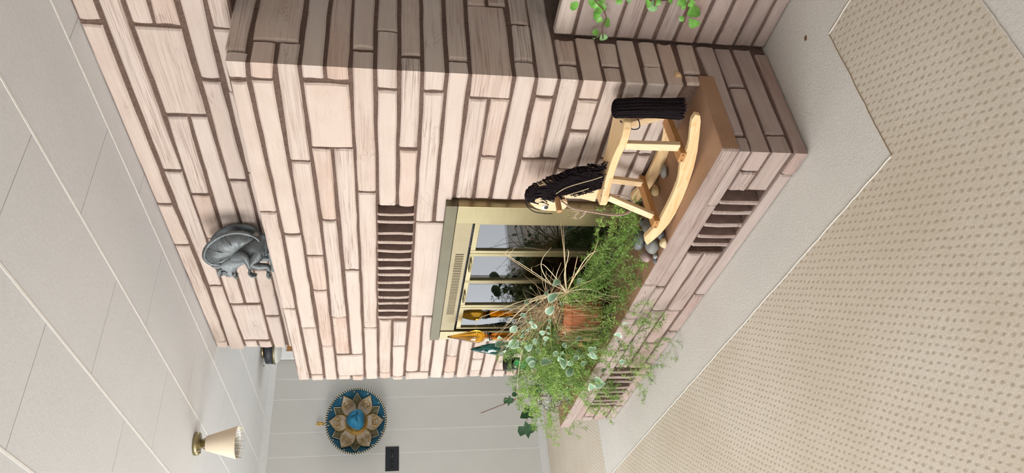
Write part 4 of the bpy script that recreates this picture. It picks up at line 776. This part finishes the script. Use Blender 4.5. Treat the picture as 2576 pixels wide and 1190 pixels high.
g.add(V,F); br=g.build('brim',blue,som,True); m=br.modifiers.new('solid','SOLIDIFY'); m.thickness=.006; m.offset=-1
g=G(); g.tube([SP(1.005,2*PI*i/96,brim(1)) for i in range(97)],.0075,8,cap=False); g.build('rim_cord',plain('dark_cord',(.05,.06,.05),.7),som,True)
g=G()
for i in range(84):
    a=2*PI*i/84; p=SP(.972,a,brim(.985)+.004); q=SP(1.0,a+.015,brim(1)+.012); r=SP(1.030,a+.03,brim(1)+.004); g.tube([p,q,r],.0036,5)
g.build('rim_stitching',trimw,som)
g=G()
prof=[(.40,.0),(.385,.02),(.34,.045),(.30,.075),(.27,.11),(.235,.145),(.19,.170),(.12,.180),(.0,.172)]
V=[];F=[];na=32
for i,(r,d) in enumerate(prof):
    for j in range(na):
        a=2*PI*j/na; k=1+ (.10*math.cos(3*a+.5*PI) if i>2 else 0)
        V.append(SP(r*k if i else r,a,.03+d-(.018*max(0,math.cos(3*a+PI/2)) if i>4 else 0)))
for i in range(len(prof)-1):
    for j in range(na): F.append((i*na+j,(i+1)*na+j,(i+1)*na+(j+1)%na,i*na+(j+1)%na))
# lower band gold, top blue
half_=2*na
gb=G(); gb.add(V[:3*na+0+na],F[:3*na]); gb.build('gold_band',gold,som,True)
gc=G(); gc.add([v for v in V[2*na:]],[tuple(i-2*na for i in f) for f in F[2*na:]]); gc.build('crown',blue2,som,True)
def petal(a0,r0,r1,w,lift,mat,name,pointy=True,edge=None):
    n=9; L=[];R=[]
    for i in range(n+1):
        t=i/n; r=r0+(r1-r0)*t; ww=w*(math.sin(PI*min(1,t*.62+.22))**1.0)*(1-max(0,(t-.55)/.45)**1.6) if pointy else w*(t/.55 if t<.55 else (1-t)/.45)
        if pointy and t==0: ww=w*.5
        L.append((r,ww)); 
    V=[];F=[]
    for r,ww in L:
        for q in (-1,-.5,0,.5,1):
            a=a0+q*ww/max(r,.2); V.append(SP(r*(1+.0*q),a,brim(min(r,1))+.006+lift+.004*(1-abs(q))))
    for i in range(n):
        for j in range(4): F.append((i*5+j,(i+1)*5+j,(i+1)*5+j+1,i*5+j+1))
    o=mesh(name,V,F,mat,som); m=o.modifiers.new('solid','SOLIDIFY'); m.thickness=.003
    ol=[V[i*5] for i in range(n+1)]+[V[i*5+4] for i in range(n,-1,-1)]
    G().tube([p+Vector((.003,0,0)) for p in ol],.0022,5).build('petal_edge',edge or gold,o,True)
    return o
for k in range(6):
    a0=PI/6+k*PI/3+.0+PI/12*0
    petal(a0+PI/6,.36,.90,.21,.0,olive,'leaf_patch',False,trimw)
for k in range(6):
    a0=PI/6+k*PI/3
    o=petal(a0,.34,.92,.25,.008,pale,'petal')
    g=G(); c=.62
    pts=[]
    for i in range(15):
        t=-2.2+4.4*i/14; pts.append(SP(c+.13*math.cos(t)*1.0,a0+.13*math.sin(t)/c,brim(c)+.024))
    g.tube(pts,.0055,6); 
    pts=[SP(c-.02+.06*math.cos(t),a0+.06*math.sin(t)/c,brim(c)+.022) for t in [i*2*PI/10 for i in range(11)]]; g.tube(pts,.003,5)
    for i in range(12):
        t=-2.0+4.0*i/11; q=SP(c+.20*math.cos(t),a0+.19*math.sin(t)/c,brim(c)+.02); g.lathe(q,[(.003,0),(.002,.003),(0,.004)],5,axis=(1,0,0))
    g.build('horseshoe_embroidery',gold,o,True)
g=G()
for k in range(12):
    a=k*PI/6+.12; q=SP(.93,a,brim(.93)+.006)
    for dy,dz in ((-.004,0),(.004,0),(0,.005),(0,-.005)): g.lathe(q+Vector((0,dy,dz)),[(.003,0),(.003,.003),(0,.003)],6,axis=(1,0,0))
g.build('sequin',trimw,som)
g=G()
tp=Vector((XLW+.03,2.243,1.925)); g.tube([SP(1,PI/2-.03,brim(1)),tp+Vector((0,0,.01))],.003,6)
for i in range(60):
    a=rr.random()*2*PI; q=rr.random()*.016; g.tube([tp+Vector((0,0,.012)),tp+Vector((.4*q*math.cos(a),q*math.sin(a),.025)),tp+Vector((abs(q*.6*math.cos(a)),q*1.1*math.sin(a),.075+rr.random()*.006))],.0016,4)
g.build('tassel',gold,som)
# ---------------------------------------------------------------- gargoyle figurine on the ledge
gl=Vector((-2.90,1.925,1.955))
ga=thing('gargoyle_figurine',gl,'grey crouching gargoyle figurine with folded wings on the fireplace ledge','figurine')
def skin(name,chains,mat,parent,sub=2,origin=None):
    """one continuous surface grown over joints: chains of (point, radius), sharing points by key"""
    V=[];E=[];Rr=[];idx={}
    def vid(p,r):
        k=tuple(round(c,4) for c in p)
        if k not in idx: idx[k]=len(V); V.append(Vector(p)); Rr.append(r)
        return idx[k]
    for ch in chains:
        ids=[vid(p,r) for p,r in ch]
        E+=list(zip(ids,ids[1:]))
    o0=Vector(origin or V[0]); me=bpy.data.meshes.new(name); me.from_pydata([tuple(v-o0) for v in V],E,[]); me.materials.append(mat)
    o=bpy.data.objects.new(name,me); C.objects.link(o); o.parent=parent; o.location=o0-wl(parent); LOC[o.name]=o0
    m=o.modifiers.new('skin','SKIN'); m.use_smooth_shade=True
    for i,r in enumerate(Rr):
        sv=me.skin_vertices[0].data[i]; sv.radius=(r,r)
    me.skin_vertices[0].data[0].use_root=True
    s=o.modifiers.new('sub','SUBSURF'); s.levels=sub; s.render_levels=sub
    return o
# local frame: a = towards the face (left, out), b = to its side, c = up
fa=Vector((-.80,-.60,0)).normalized(); fbv=Vector((.60,-.80,0)).normalized()
def GP(a,b,c): return gl+fa*a+fbv*b+Vector((0,0,c))
pel=(GP(-.025,0,.055),.050)
chest=(GP(.020,0,.130),.044); neck=(GP(.052,0,.172),.032); hd0=(GP(.082,0,.215),.043); hd1=(GP(.112,0,.200),.034); mz=(GP(.134,0,.178),.023)
ch=[[pel,(GP(.0,0,.09),.048),chest,neck,hd0,hd1,mz]]
for s in (-1,1):
    ch.append([pel,(GP(.01,s*.045,.050),.030),(GP(.058,s*.058,.092),.026),(GP(.066,s*.056,.048),.018),(GP(.064,s*.054,.014),.016),(GP(.096,s*.056,.010),.012)])
    ch.append([chest,(GP(.018,s*.024,.142),.034),(GP(.014,s*.046,.150),.027),(GP(.010,s*.066,.112),.019),(GP(.052,s*.066,.098),.015),(GP(.086,s*.048,.092),.013)])
    ch.append([hd0,(GP(.078,s*.034,.240),.014),(GP(.066,s*.044,.268),.006)])
ch.append([pel,(GP(-.07,.0,.022),.018),(GP(-.085,.045,.012),.013),(GP(-.05,.085,.012),.010),(GP(-.0,.10,.012),.007)])
body=skin('body',ch,M['garg'],ga,2,origin=pel[0])
for s in (-1,1):
    ax=(fa*.55+fbv*s*.85).normalized(); ec=GP(.112,s*.031,.216)
    e=G().lathe(ec,[(.015,-.006),(.0155,.001),(.013,.004),(.0105,.003),(.0095,.006),(.005,.0095),(.0,.0105)],16,axis=tuple(ax)).build('eye',M['garg'],ga,True)
    G().tube(spline([GP(.128,s*.010,.232),GP(.122,s*.030,.238),GP(.096,s*.042,.236),GP(.086,s*.044,.222)],3),[.005]*4+[.007]*3+[.004]*3,8).build('brow',M['garg'],ga,True)
    G().tube(spline([GP(.146,s*.006,.168),GP(.136,s*.022,.172),GP(.114,s*.032,.178)],3),[.0045]*7,6).build('lip',M['garg'],ga,True)
    for k in range(2): G().lathe(GP(.142-.010*k,s*(.012+.009*k),.172),[(.0042,0),(.003,-.008),(0,-.013)],7).build('fang',M['garg'],ga,True)
    for k in range(3):
        d=(k-1)*.0115
        G().tube(spline([GP(.080,s*.050+d,.094),GP(.100,s*.051+d*1.2,.098),GP(.113,s*.052+d*1.3,.084),GP(.112,s*.053+d*1.3,.066)],3),[.0058]*9+[.003],8).build('finger',M['garg'],ga,True)
        G().tube(spline([GP(.090,s*.056+d,.012),GP(.108,s*.058+d*1.2,.014),GP(.122,s*.060+d*1.3,.002)],3),[.0065]*6+[.003],8).build('toe',M['garg'],ga,True)
    # folded wing: ribbed sheet arching from the shoulder over the back
    root=GP(.015,s*.044,.165); mid_=GP(-.03,s*.058,.13)
    tips=[(.052,s*.060,.262),(.020,s*.066,.288),(-.025,s*.068,.278),(-.062,s*.066,.245),(-.088,s*.062,.200),(-.098,s*.056,.150),(-.090,s*.050,.100),(-.070,s*.042,.065)]
    V=[];F=[]; cols=7; rows_=len(tips)
    for i,t in enumerate(tips):
        T=GP(*t); f0=root.lerp(mid_,i/(rows_-1))
        for j in range(cols):
            f=j/(cols-1); p=f0.lerp(T,f); V.append(p+fbv*s*(.022*math.sin(PI*f)+.007*(-1)**i*math.sin(PI*min(1,f*1.2))))
    for i in range(rows_-1):
        for j in range(cols-1): F.append((i*cols+j,i*cols+j+1,(i+1)*cols+j+1,(i+1)*cols+j))
    o=mesh('wing',V,F,M['garg'],ga,True); m=o.modifiers.new('solid','SOLIDIFY'); m.thickness=.009; m.offset=0; m2=o.modifiers.new('sub','SUBSURF'); m2.levels=m2.render_levels=2
    G().tube(spline([GP(.06,s*.050,.225)]+[GP(*t) for t in tips]+[GP(-.05,s*.036,.05)],4),[.007]*4+[.010]*26+[.006]*7,8).build('wing_rib',M['garg'],o,True)
    for i,t in enumerate(tips[:6:2]):
        f0=root.lerp(mid_,i*2/(rows_-1)); G().tube([f0,f0.lerp(GP(*t),.5)+fbv*s*.030,GP(*t)],[.005,.006,.005],7).build('wing_finger',M['garg'],o,True)
G().box(gl.x-.085,gl.x+.075,gl.y-.075,gl.y+.070,1.9505,1.960,bev=.003).build('base',M['garg'],ga)
# ---------------------------------------------------------------- plants and small things on the hearth
rp=random.Random(11)
HZ=.3197
pc=Vector((-3.06,1.672,HZ+.048))
pot=thing('potted_fern',pc,'terracotta pot of feathery asparagus fern and dry grass trailing over the hearth edge','potted plant')
G().lathe(pc-Vector((0,0,.048)),[(0,.034),(.10,.034),(.118,.036),(.120,.047),(.112,.047),(.108,.042),(0,.042)],32).box(pc.x-.10,pc.x-.07,pc.y-.06,pc.y+.06,HZ,HZ+.036).box(pc.x+.07,pc.x+.10,pc.y-.06,pc.y+.06,HZ,HZ+.036).build('plant_stand',plain('dark_wood',(.05,.025,.018),.5),pot)
G().lathe(pc-Vector((0,0,.005)),[(0,.0),(.080,.0),(.084,.004),(.108,.160),(.108,.166),(.120,.167),(.124,.173),(.125,.205),(.121,.210),(.112,.210),(.109,.200),(.107,.185)],40).build('pot',M['terra'],pot,True)
G().lathe(pc,[(.0,.186),(.06,.188),(.1075,.182)],24).build('soil',M['soil'],pot,True)
def needles(g,p,t,n,L,m=0):
    t=t.normalized()
    for _ in range(n):
        v=Vector((rp.gauss(0,1),rp.gauss(0,1),rp.gauss(0,1))); v=(v-t*v.dot(t)*.6).normalized()+t*.5; v.normalize()
        w=v.cross(Vector((rp.uniform(-1,1),rp.uniform(-1,1),rp.uniform(-1,1)))); 
        if w.length<.05: continue
        w=w.normalized()*.00145; l=L*rp.uniform(.6,1.15)
        q=p+v*l*.5+w*.3
        g.add([p-w*.5,q-w,p+v*l,q+w],[(0,1,2,3)],m)
top=pc+Vector((0,0,.185))
def frond(pts,dens=1.0,light=None,nm='frond',par=None,L=.021):
    par=par or pot
    mat=M['fern2'] if (light if light is not None else rp.random()<.35) else M['fern']
    sp=spline(pts,7); g=G()
    g.tube(sp,[max(.0006,.0014*(1-i/len(sp))) for i in range(len(sp))],4,1)
    tot=sum((sp[i+1]-sp[i]).length for i in range(len(sp)-1)); acc=0; nxt=.07
    for i in range(len(sp)-1):
        a,b=sp[i],sp[i+1]; L_=(b-a).length; t=(b-a)
        if L_<1e-6: continue
        while nxt<acc+L_:
            f=(nxt-acc)/L_; p=a.lerp(b,f); fr=nxt/tot
            if fr>.18:
                # side branch
                bl=(.075 if fr<.85 else .035)*rp.uniform(.5,1.15)
                v=Vector((rp.gauss(0,1),rp.gauss(0,1),rp.gauss(0,.8)-.15)); v=(v.normalized()+t.normalized()*.8).normalized()
                m=6; prev=p
                for k in range(1,m+1):
                    q=p+v*bl*k/m+Vector((0,0,-.012*(k/m)**2)); needles(g,q,q-prev,rp.choice((2,3,3,4)),L); 
                    if k in (3,m): g.tube([p if k==3 else mid,q],.0006,3,1)
                    if k==3: mid=q
                    prev=q
                needles(g,p,t,3,L)
            nxt+=rp.uniform(.026,.040)
        acc+=L_
    needles(g,sp[-1],sp[-1]-sp[-2],8,L)
    return g.build(nm,[mat,M['gstem']],par,origin=sp[0])
for f in FRONDS:
    P=[Vector(p) for p in f]
    P[0]=top+Vector((rp.uniform(-.07,.07),rp.uniform(-.07,.07),0))
    mid=P[0].lerp(P[1],.45)+Vector((0,0,.05)); 
    frond([P[0],mid]+P[1:])
    if rp.random()<.65:   # a companion frond close by
        d=Vector((rp.uniform(-.05,.05),rp.uniform(-.03,.03),rp.uniform(-.04,.04)))
        frond([P[0]+d*.3,mid+d*.6]+[q+d*(1+.4*i) for i,q in enumerate(P[1:])])
for i in range(70):
    e=Vector((rp.uniform(-3.95,-3.0),rp.uniform(1.38,1.68),rp.uniform(.12,.66)))
    if e.y>1.50: e.z=max(e.z,.36)
    P0=top+Vector((rp.uniform(-.08,.06),rp.uniform(-.09,.0),0)); m1=P0.lerp(e,.35)+Vector((0,-.03,.07)); m2=P0.lerp(e,.75)+Vector((0,-.02,.05))
    if m2.y>1.49 : m2.z=max(m2.z,.37)
    frond([P0,m1,m2,e],light=rp.random()<.55)
# dry grass clump
gc_=Vector(BLADES[0][0]) ; tuft=pc+Vector((.05,-.01,.19))
def blade(pts,w,mat,par=pot):
    sp=spline(pts,7); n=len(sp); V=[];F=[]
    side=(sp[-1]-sp[0]).cross(Vector((0,-1,.3)));
    side=side.normalized() if side.length>1e-5 else Vector((1,0,0))
    for i,p in enumerate(sp):
        ww=w*(1-(i/(n-1))**3*.85); V+=[p-side*ww,p+Vector((0,-.0006,0)),p+side*ww]
    for i in range(n-1): F+=[(3*i,3*i+1,3*i+4,3*i+3),(3*i+1,3*i+2,3*i+5,3*i+4)]
    return mesh('dry_blade',V,F,mat,par,True,origin=sp[0])
for i,b in enumerate(BLADES):
    P=[Vector(p) for p in b]; 
    root=pc+Vector((rp.uniform(-.03,.05),rp.uniform(-.04,.04),.18)); hub=P[0]
    blade([root,root.lerp(hub,.6),hub.lerp(P[1],.15)]+P[1:],.0024,M['drypale'] if i%3 else M['drygrass'])
for i in range(190):
    a=rp.uniform(0,2*PI); el=rp.uniform(-.45,1.0); L=rp.uniform(.12,.34)
    d=Vector((math.cos(a)*math.cos(el),math.sin(a)*math.cos(el)*.8,math.sin(el)))
    if rp.random()<.5: d=Vector((-abs(d.x)*1.1-.3,d.y*.6,abs(d.z)*.5+.1)).normalized()
    root=pc+Vector((rp.uniform(-.05,.08),rp.uniform(-.05,.05),.18)); hub=tuft+Vector((.03,0,.06))+Vector((rp.gauss(0,.02),rp.gauss(0,.02),rp.gauss(0,.02)))
    e=hub+d*L+Vector((0,0,-.10*L/.3*rp.random()))
    e.y=min(e.y,1.765)
    blade([root,hub,hub.lerp(e,.5)+Vector((0,0,.03*rp.random())),e],.0017,M['drygrass'] if rp.random()<.7 else M['drypale'])
for i in range(110):
    root=pc+Vector((rp.uniform(-.05,.06),rp.uniform(-.04,.04),.18)); hub=tuft+Vector((rp.uniform(-.05,.03),0,.05+rp.gauss(0,.015)))
    e=Vector((rp.uniform(-3.55,-3.12),rp.uniform(1.57,1.75),rp.uniform(.52,.86))); m_=hub.lerp(e,.55)+Vector((0,0,rp.uniform(.0,.06)))
    blade([root,hub,m_,e],.0015,M['drygrass'] if rp.random()<.6 else M['drypale'])
g=G()
for i in range(330):   # dead roots and thatch hanging on the pot
    a=rp.uniform(0,2*PI); r=.12+rp.uniform(-.06,.04); p=pc+Vector((r*math.cos(a),r*math.sin(a)*.95,.195))
    g.tube(spline([p,p+Vector((rp.uniform(-.02,.02),-.02*rp.random(),.03*rp.random())),p+Vector((rp.uniform(-.05,.05),-.035*rp.random(),-rp.uniform(.03,.20)))],3),.0008,3)
o=g.build('thatch',M['drygrass'],pot); o['kind']='stuff'
# ---------------------------------------------------------------- leaves
def leaf(c,size,mat,par,tilt=None,name='leaf',width=.72,fold=.16,attr=False,tip=.0):
    """pointed oval leaf with a folded midrib; tilt = (direction of tip, surface normal)"""
    d,nrm=tilt; d=Vector(d).normalized(); nrm=Vector(nrm); nrm=(nrm-d*nrm.dot(d)).normalized(); s=d.cross(nrm)
    c=Vector(c); n=8; V=[];F=[];E=[]
    for i in range(n+1):
        t=i/n; w=width*.5*math.sin(PI*min(1,(t**.72)))**.8*size if 0<t<1 else 0
        bend=-nrm*size*.16*(2*t-1)**2
        for q in (-1,-.55,0,.55,1):
            V.append(c+d*size*(t-.5)+s*w*q+nrm*(abs(q)*w*fold)+bend); E.append(max(abs(q),abs(2*t-1)**3))
    for i in range(n):
        for j in range(4): F.append((i*5+j,(i+1)*5+j,(i+1)*5+j+1,i*5+j+1))
    o=mesh(name,V,F,mat,par,True)
    if attr:
        a=o.data.attributes.new('edge','FLOAT','POINT')
        for i,e in enumerate(E): a.data[i].value=e
    return o
CAM=Vector((0,0,1.42))
def facing(p,sp=.5):
    v=(CAM-Vector(p)).normalized(); return (v+Vector((rp.gauss(0,sp),rp.gauss(0,sp),rp.gauss(0,sp)+.3))).normalized()
def rdir(): return Vector((rp.uniform(-1,1),rp.uniform(-.4,.4),rp.uniform(-1,.6))).normalized()
vp=thing('trailing_vine',(-3.42,1.64,HZ),'trailing vine with pale grey-green white-edged leaves spilling from a dark pot beside the fern','plant')
vc=Vector((-3.42,1.645,HZ)); 
G().lathe(vc,[(0,0),(.06,0),(.085,.13),(.092,.132),(.092,.15),(.086,.15),(.082,.135),(0,.13)],28).build('pot',M['terra'],vp,True)
vt=vc+Vector((0,0,.14))
for i,(x,y,z,s) in enumerate(VAR):
    p=Vector((x,y,z)); leaf(p,s*1.45,M['varleaf'],vp,(rdir(),facing(p)),attr=True)
    if i%3==0:
        q=vt+Vector((rp.uniform(-.05,.05),rp.uniform(-.05,.05),0)); m=q.lerp(p,.5)+Vector((0,-.03,.05)); G().tube(spline([q,m,p],5),.0014,5).build('vine_stem',M['gstem'],vp)
for i in range(60):   # more foliage among the fern
    b=VAR[rp.randrange(len(VAR))]; p=Vector(b[:3])+Vector((rp.gauss(0,.05),rp.uniform(0,.06),rp.gauss(0,.045)))
    p.y=min(p.y,1.74)
    if p.y>1.50: p.z=max(p.z,HZ+.03)
    leaf(p,b[3]*1.15,M['varleaf'],vp,(rdir(),facing(p,.8)),attr=True)
for x,y,z,s in ((-3.33,1.52,.47,.075),(-3.10,1.50,.47,.06),(-3.22,1.50,.52,.055),(-3.45,1.52,.55,.05)):
    leaf((x,y,z),s,M['brownleaf'],vp,(rdir(),facing((x,y,z),.6)),name='withered_leaf',width=.6)
# dark-leaved cutting standing in a faceted clear glass vase
vv=Vector((-3.985,1.60,HZ))
va=thing('glass_vase',vv,'faceted clear glass vase at the far left end of the hearth','vase')
prof=[(0,.0),(.050,.0),(.056,.006),(.030,.028),(.026,.040),(.060,.062),(.082,.105),(.084,.135),(.070,.165),(.052,.178),(.056,.192),(.062,.196),(.055,.194),(.046,.178),(.062,.160),(.074,.132),(.072,.108),(.052,.070),(0,.058)]
G().lathe(vv,prof,11).build('vase_body',M['clear'],va)
g=G()
for k in range(11):
    for z,r in ((.090,.078),(.120,.086),(.150,.080)):
        a=2*PI*(k+.5)/11; c=vv+Vector((r*math.cos(a)*.97,r*math.sin(a)*.97,z)); n_=Vector((math.cos(a),math.sin(a),0))
        g.lathe(c,[(.012,0),(.006,.004),(0,.006)],6,axis=tuple(n_))
g.build('facet',M['clear'],va)['kind']='stuff'
iv=thing('ivy_cutting',vv+Vector((0,0,.07)),'dark green ivy cutting with a long bare purple stem standing in the clear glass vase','plant')
base=vv+Vector((0,0,.075))
DS=[Vector(p) for p in DSTEM]
G().tube(spline([base,base+Vector((0,0,.10)),DS[3],DS[2],DS[1],DS[0]],6),.0030,6).build('stem',M['stem'],iv)
G().tube(spline([base,base+Vector((.0,0,.10)),Vector(DSTEM2[0]),Vector(DSTEM2[1]),Vector(DSTEM2[2])],6),.0022,6).build('stem',M['stem'],iv)
for i,(x,y,z,s) in enumerate(DARK):
    c=Vector((x,y,z)); d=Vector((rp.uniform(-.6,.2),rp.uniform(-.3,.3),rp.uniform(-1,.6))).normalized()
    if s>.07:
        # lobed leaf
        nrm=facing(c,.35); nrm=(nrm-d*nrm.dot(d)).normalized(); sd=d.cross(nrm); lob=[(-.48,.0),(-.40,.26),(-.12,.20),(-.02,.46),(.14,.24),(.30,.22),(.56,.0)]
        ol=[c+d*a*s+sd*b*s+nrm*abs(b)*s*.25 for a,b in lob]+[c+d*a*s-sd*b*s+nrm*abs(b)*s*.25 for a,b in lob[-2:0:-1]]
        mid=[c+d*a*s for a,b in lob]; V=ol+mid[1:-1]; n=len(lob); F=[]
        m=lambda k: 0 if k==0 else (n-1 if k==n-1 else len(ol)+k-1)
        for k in range(n-1):
            r0,r1=k,k+1; l0=(0 if k==0 else len(ol)-k); l1=(n-1 if k+1==n-1 else len(ol)-k-1)
            F.append(tuple(dict.fromkeys((m(k),r0,r1,m(k+1))))); F.append(tuple(dict.fromkeys((m(k+1),l1,l0,m(k)))))
        F=[f for f in F if len(f)>2]
        mesh('leaf',V,F,M['darkleaf'],iv,True)
    else: leaf(c,s,M['darkleaf'],iv,(d,facing(c,.4)),width=.7)
    G().tube([c-d*s*.48,c-d*s*.48+(base+Vector((0,0,.2))-c)*.25],.0016,5).build('leaf_stalk',M['gstem'],iv)
# decanters
bc=Vector((-3.452,1.735,HZ))
bo=thing('amber_bottle',bc,'tall amber glass decanter with a pointed stopper, left of the fireplace insert','bottle')
G().lathe(bc,[(0,.002),(.035,.0),(.062,.012),(.072,.05),(.068,.11),(.045,.19),(.027,.27),(.0205,.36),(.0195,.52),(.022,.535),(.024,.56),(.0205,.56),(.017,.53),(.016,.36),(.022,.28),(.040,.19),(.063,.11),(.066,.05),(.055,.016),(0,.012)],32).build('bottle_body',M['amber'],bo,True)
st_=G(); st_.lathe(bc,[(0,.540),(.014,.54),(.014,.570),(.026,.585),(.034,.605),(.0355,.625),(.030,.655),(.019,.70),(.010,.745),(.004,.775),(0,.778)],28); st_.build('stopper',M['amber'],bo,True)
g=G()
for z in (.555,.565,.575): g.tube([bc+Vector((.0245*math.cos(a),.0245*math.sin(a),z)) for a in [i*2*PI/20 for i in range(21)]],.0045,6,cap=False)
g.build('neck_ring',M['amber'],bo,True)
tc_=Vector((-3.62,1.74,HZ))
tb=thing('green_bottle',tc_,'dark teal twisted glass bottle behind the leaves beside the amber decanter','bottle')
g=G(); V=[];F=[];na=20;prof=[(.05,0),(.056,.02),(.054,.18),(.040,.25),(.024,.31),(.026,.36),(.033,.40),(.036,.44),(.030,.52),(.018,.585),(.007,.625),(.001,.635)]
fine=[]
for i in range(len(prof)-1):
    for k in range(4): f=k/4; fine.append((prof[i][0]*(1-f)+prof[i+1][0]*f,prof[i][1]*(1-f)+prof[i+1][1]*f))
fine.append(prof[-1])
for r,z in fine:
    for j in range(na):
        a=2*PI*j/na+z*9; rr_=r*(1+.09*math.cos(5*2*PI*j/na)+.03*math.sin(z*180)); V.append(tc_+Vector((rr_*math.cos(a),rr_*math.sin(a),z)))
for i in range(len(fine)-1):
    for j in range(na): F.append((i*na+j,i*na+(j+1)%na,(i+1)*na+(j+1)%na,(i+1)*na+j))
F.append(tuple(range(na))[::-1])
g.add(V,F).build('bottle_body',M['teal'],tb,True)
tc2=Vector((-3.80,1.73,HZ))
t2=thing('green_vase',tc2,'pale green glass vase seen through the fern fronds left of the dark bottle','vase')
G().lathe(tc2,[(0,.0),(.045,.0),(.050,.01),(.038,.10),(.030,.20),(.034,.32),(.044,.42),(.042,.42),(.030,.32),(.026,.20),(.034,.10),(.045,.014),(0,.012)],24).build('vase_body',M['green'],t2,True)
# ---------------------------------------------------------------- river stones beside the rocking horse
cols=[(.17,.165,.16),(.12,.125,.13),(.55,.45,.27),(.20,.20,.19),(.165,.17,.175),(.30,.215,.20),(.16,.165,.17),(.30,.31,.31),(.22,.18,.18),(.60,.44,.22),(.20,.19,.18),(.33,.24,.20),(.13,.14,.15),(.24,.23,.20)]
labs=['long grey brown river stone under the front tip of the rocking horse','rounded blue grey river stone beside the rocker','chalky yellow broken stone at the edge of the stone pile','large smooth grey green cobble in front of the stone pile','flat pale grey slab stone at the back of the pile','dusky pink cobble at the left end of the stone pile','small dark stone standing behind the pile','small speckled grey pebble at the front left of the pile','small mauve pebble at the left end of the pile','yellow tan rock in the shade behind the rocking horse','small round brown grey stone near the firebox sill','warm brown oblong cobble leaning against the rocker','tiny slate blue pebble at the front of the pile','plain brown rock behind the horse near the wall']
for i,(x,y,s) in enumerate(RS):
    y=min(y,1.74)
    if i==9: x,y=-2.17,1.75
    if i==13: x,y=-2.06,1.76
    c=(x,y); s*=.62
    bm=bmesh.new(); bmesh.ops.create_icosphere(bm,subdivisions=3,radius=1)
    sx,sy,sz=s*rp.uniform(.95,1.25),s*rp.uniform(.75,1.0),s*rp.uniform(.55,.75); an=rp.uniform(0,PI); ofs=rp.uniform(0,50)
    zmin=0
    for v in bm.verts:
        k=1+.16*noise.noise(v.co*1.1+Vector((ofs,0,0)))+.05*noise.noise(v.co*3+Vector((ofs,3,0)))
        if i in (2,9): 
            for ax in (Vector((.6,.2,.7)).normalized(),Vector((-.7,-.5,.3)).normalized(),Vector((.2,-.9,.1)).normalized()):
                dd=v.co.dot(ax)
                if dd>.72: v.co-=ax*(dd-.72)
        q=v.co*k; q=Vector((q.x*sx,q.y*sy,q.z*sz)); v.co=Vector((q.x*math.cos(an)-q.y*math.sin(an),q.x*math.sin(an)+q.y*math.cos(an),q.z)); zmin=min(zmin,v.co.z)
    z0=HZ-zmin
    V=[v.co+Vector((c[0],c[1],z0)) for v in bm.verts]; F=[[w.index for w in f.verts] for f in bm.faces]; bm.free()
    o=mesh('river_stone',V,F,plain('pebble',cols[i],.6,0,.22,22,.15),None,True)
    tag(o,labs[i],'stone','river stones on the hearth')
# ---------------------------------------------------------------- bright trailing plant on the planter wall
ip=thing('trailing_plant',(-1.30,2.22,.775),'bright green round-leaved plant trailing from the top of the stone planter','plant')
for k,st in enumerate(IST):
    P=[Vector(p) for p in st]; r=Vector((-1.30+.06*k,2.22,.78)); 
    up=Vector((P[-1].x,YU-.035,.87))
    G().tube(spline([r,r+Vector((0,-.03,.08)),up]+P[::-1],6),.0022,6).build('stem',M['stem'],ip)
for i,(x,y,z,s) in enumerate(IVY):
    c=Vector((x,y,z)); 
    leaf(c,s*1.25,M['ivy2'] if i in (0,1,12,13) else M['ivy'],ip,(rdir(),facing(c,.3)),width=1.0,fold=.22)
for i in range(26):
    c=Vector((rp.uniform(-1.50,-1.2),rp.uniform(1.97,2.2),rp.uniform(.80,.90))); leaf(c,.035,M['ivy'],ip,(rdir(),facing(c,.5)),width=1.0,fold=.22)
# brown withered scraps and a white pebble on the planter soil
tag(G().lathe((-1.60,2.075,.800),[(0,0),(.012,.004),(.015,.010),(.010,.018),(0,.021)],12).build('white_pebble',M['white'],None,True),'small white pebble on the planter ledge','pebble')
rl=thing('red_leaf_plant',(-1.60,2.26,.775),'dark leafy plant with a red bract at the top edge of the planter','plant')
c=Vector((-1.585,2.25,1.05))
G().tube(spline([Vector((-1.60,2.26,.775)),Vector((-1.57,2.25,.90)),c],5),.003,6).build('stem',M['stem'],rl)
redm=plain('red_bract',(.45,.015,.02),.5); 
q=onred=Vector((-1.60,2.20,1.02))
for d in ((-1,-.2,.1),(-.4,-.3,.8),(.6,0,.7),(.9,-.3,-.2)): leaf(c+Vector(d).normalized()*.035,.07,redm,rl,(d,(0,-1,.4)),name='bract',width=.6)
for k in range(9):
    a=k*.7; d=Vector((math.cos(a),math.sin(a)*.5,.35)); p=Vector((-1.57,2.24,.82+.015*k)); leaf(p+d*.04,.06,M['darkleaf'],rl,(d,(0,-.6,1)),width=.6)
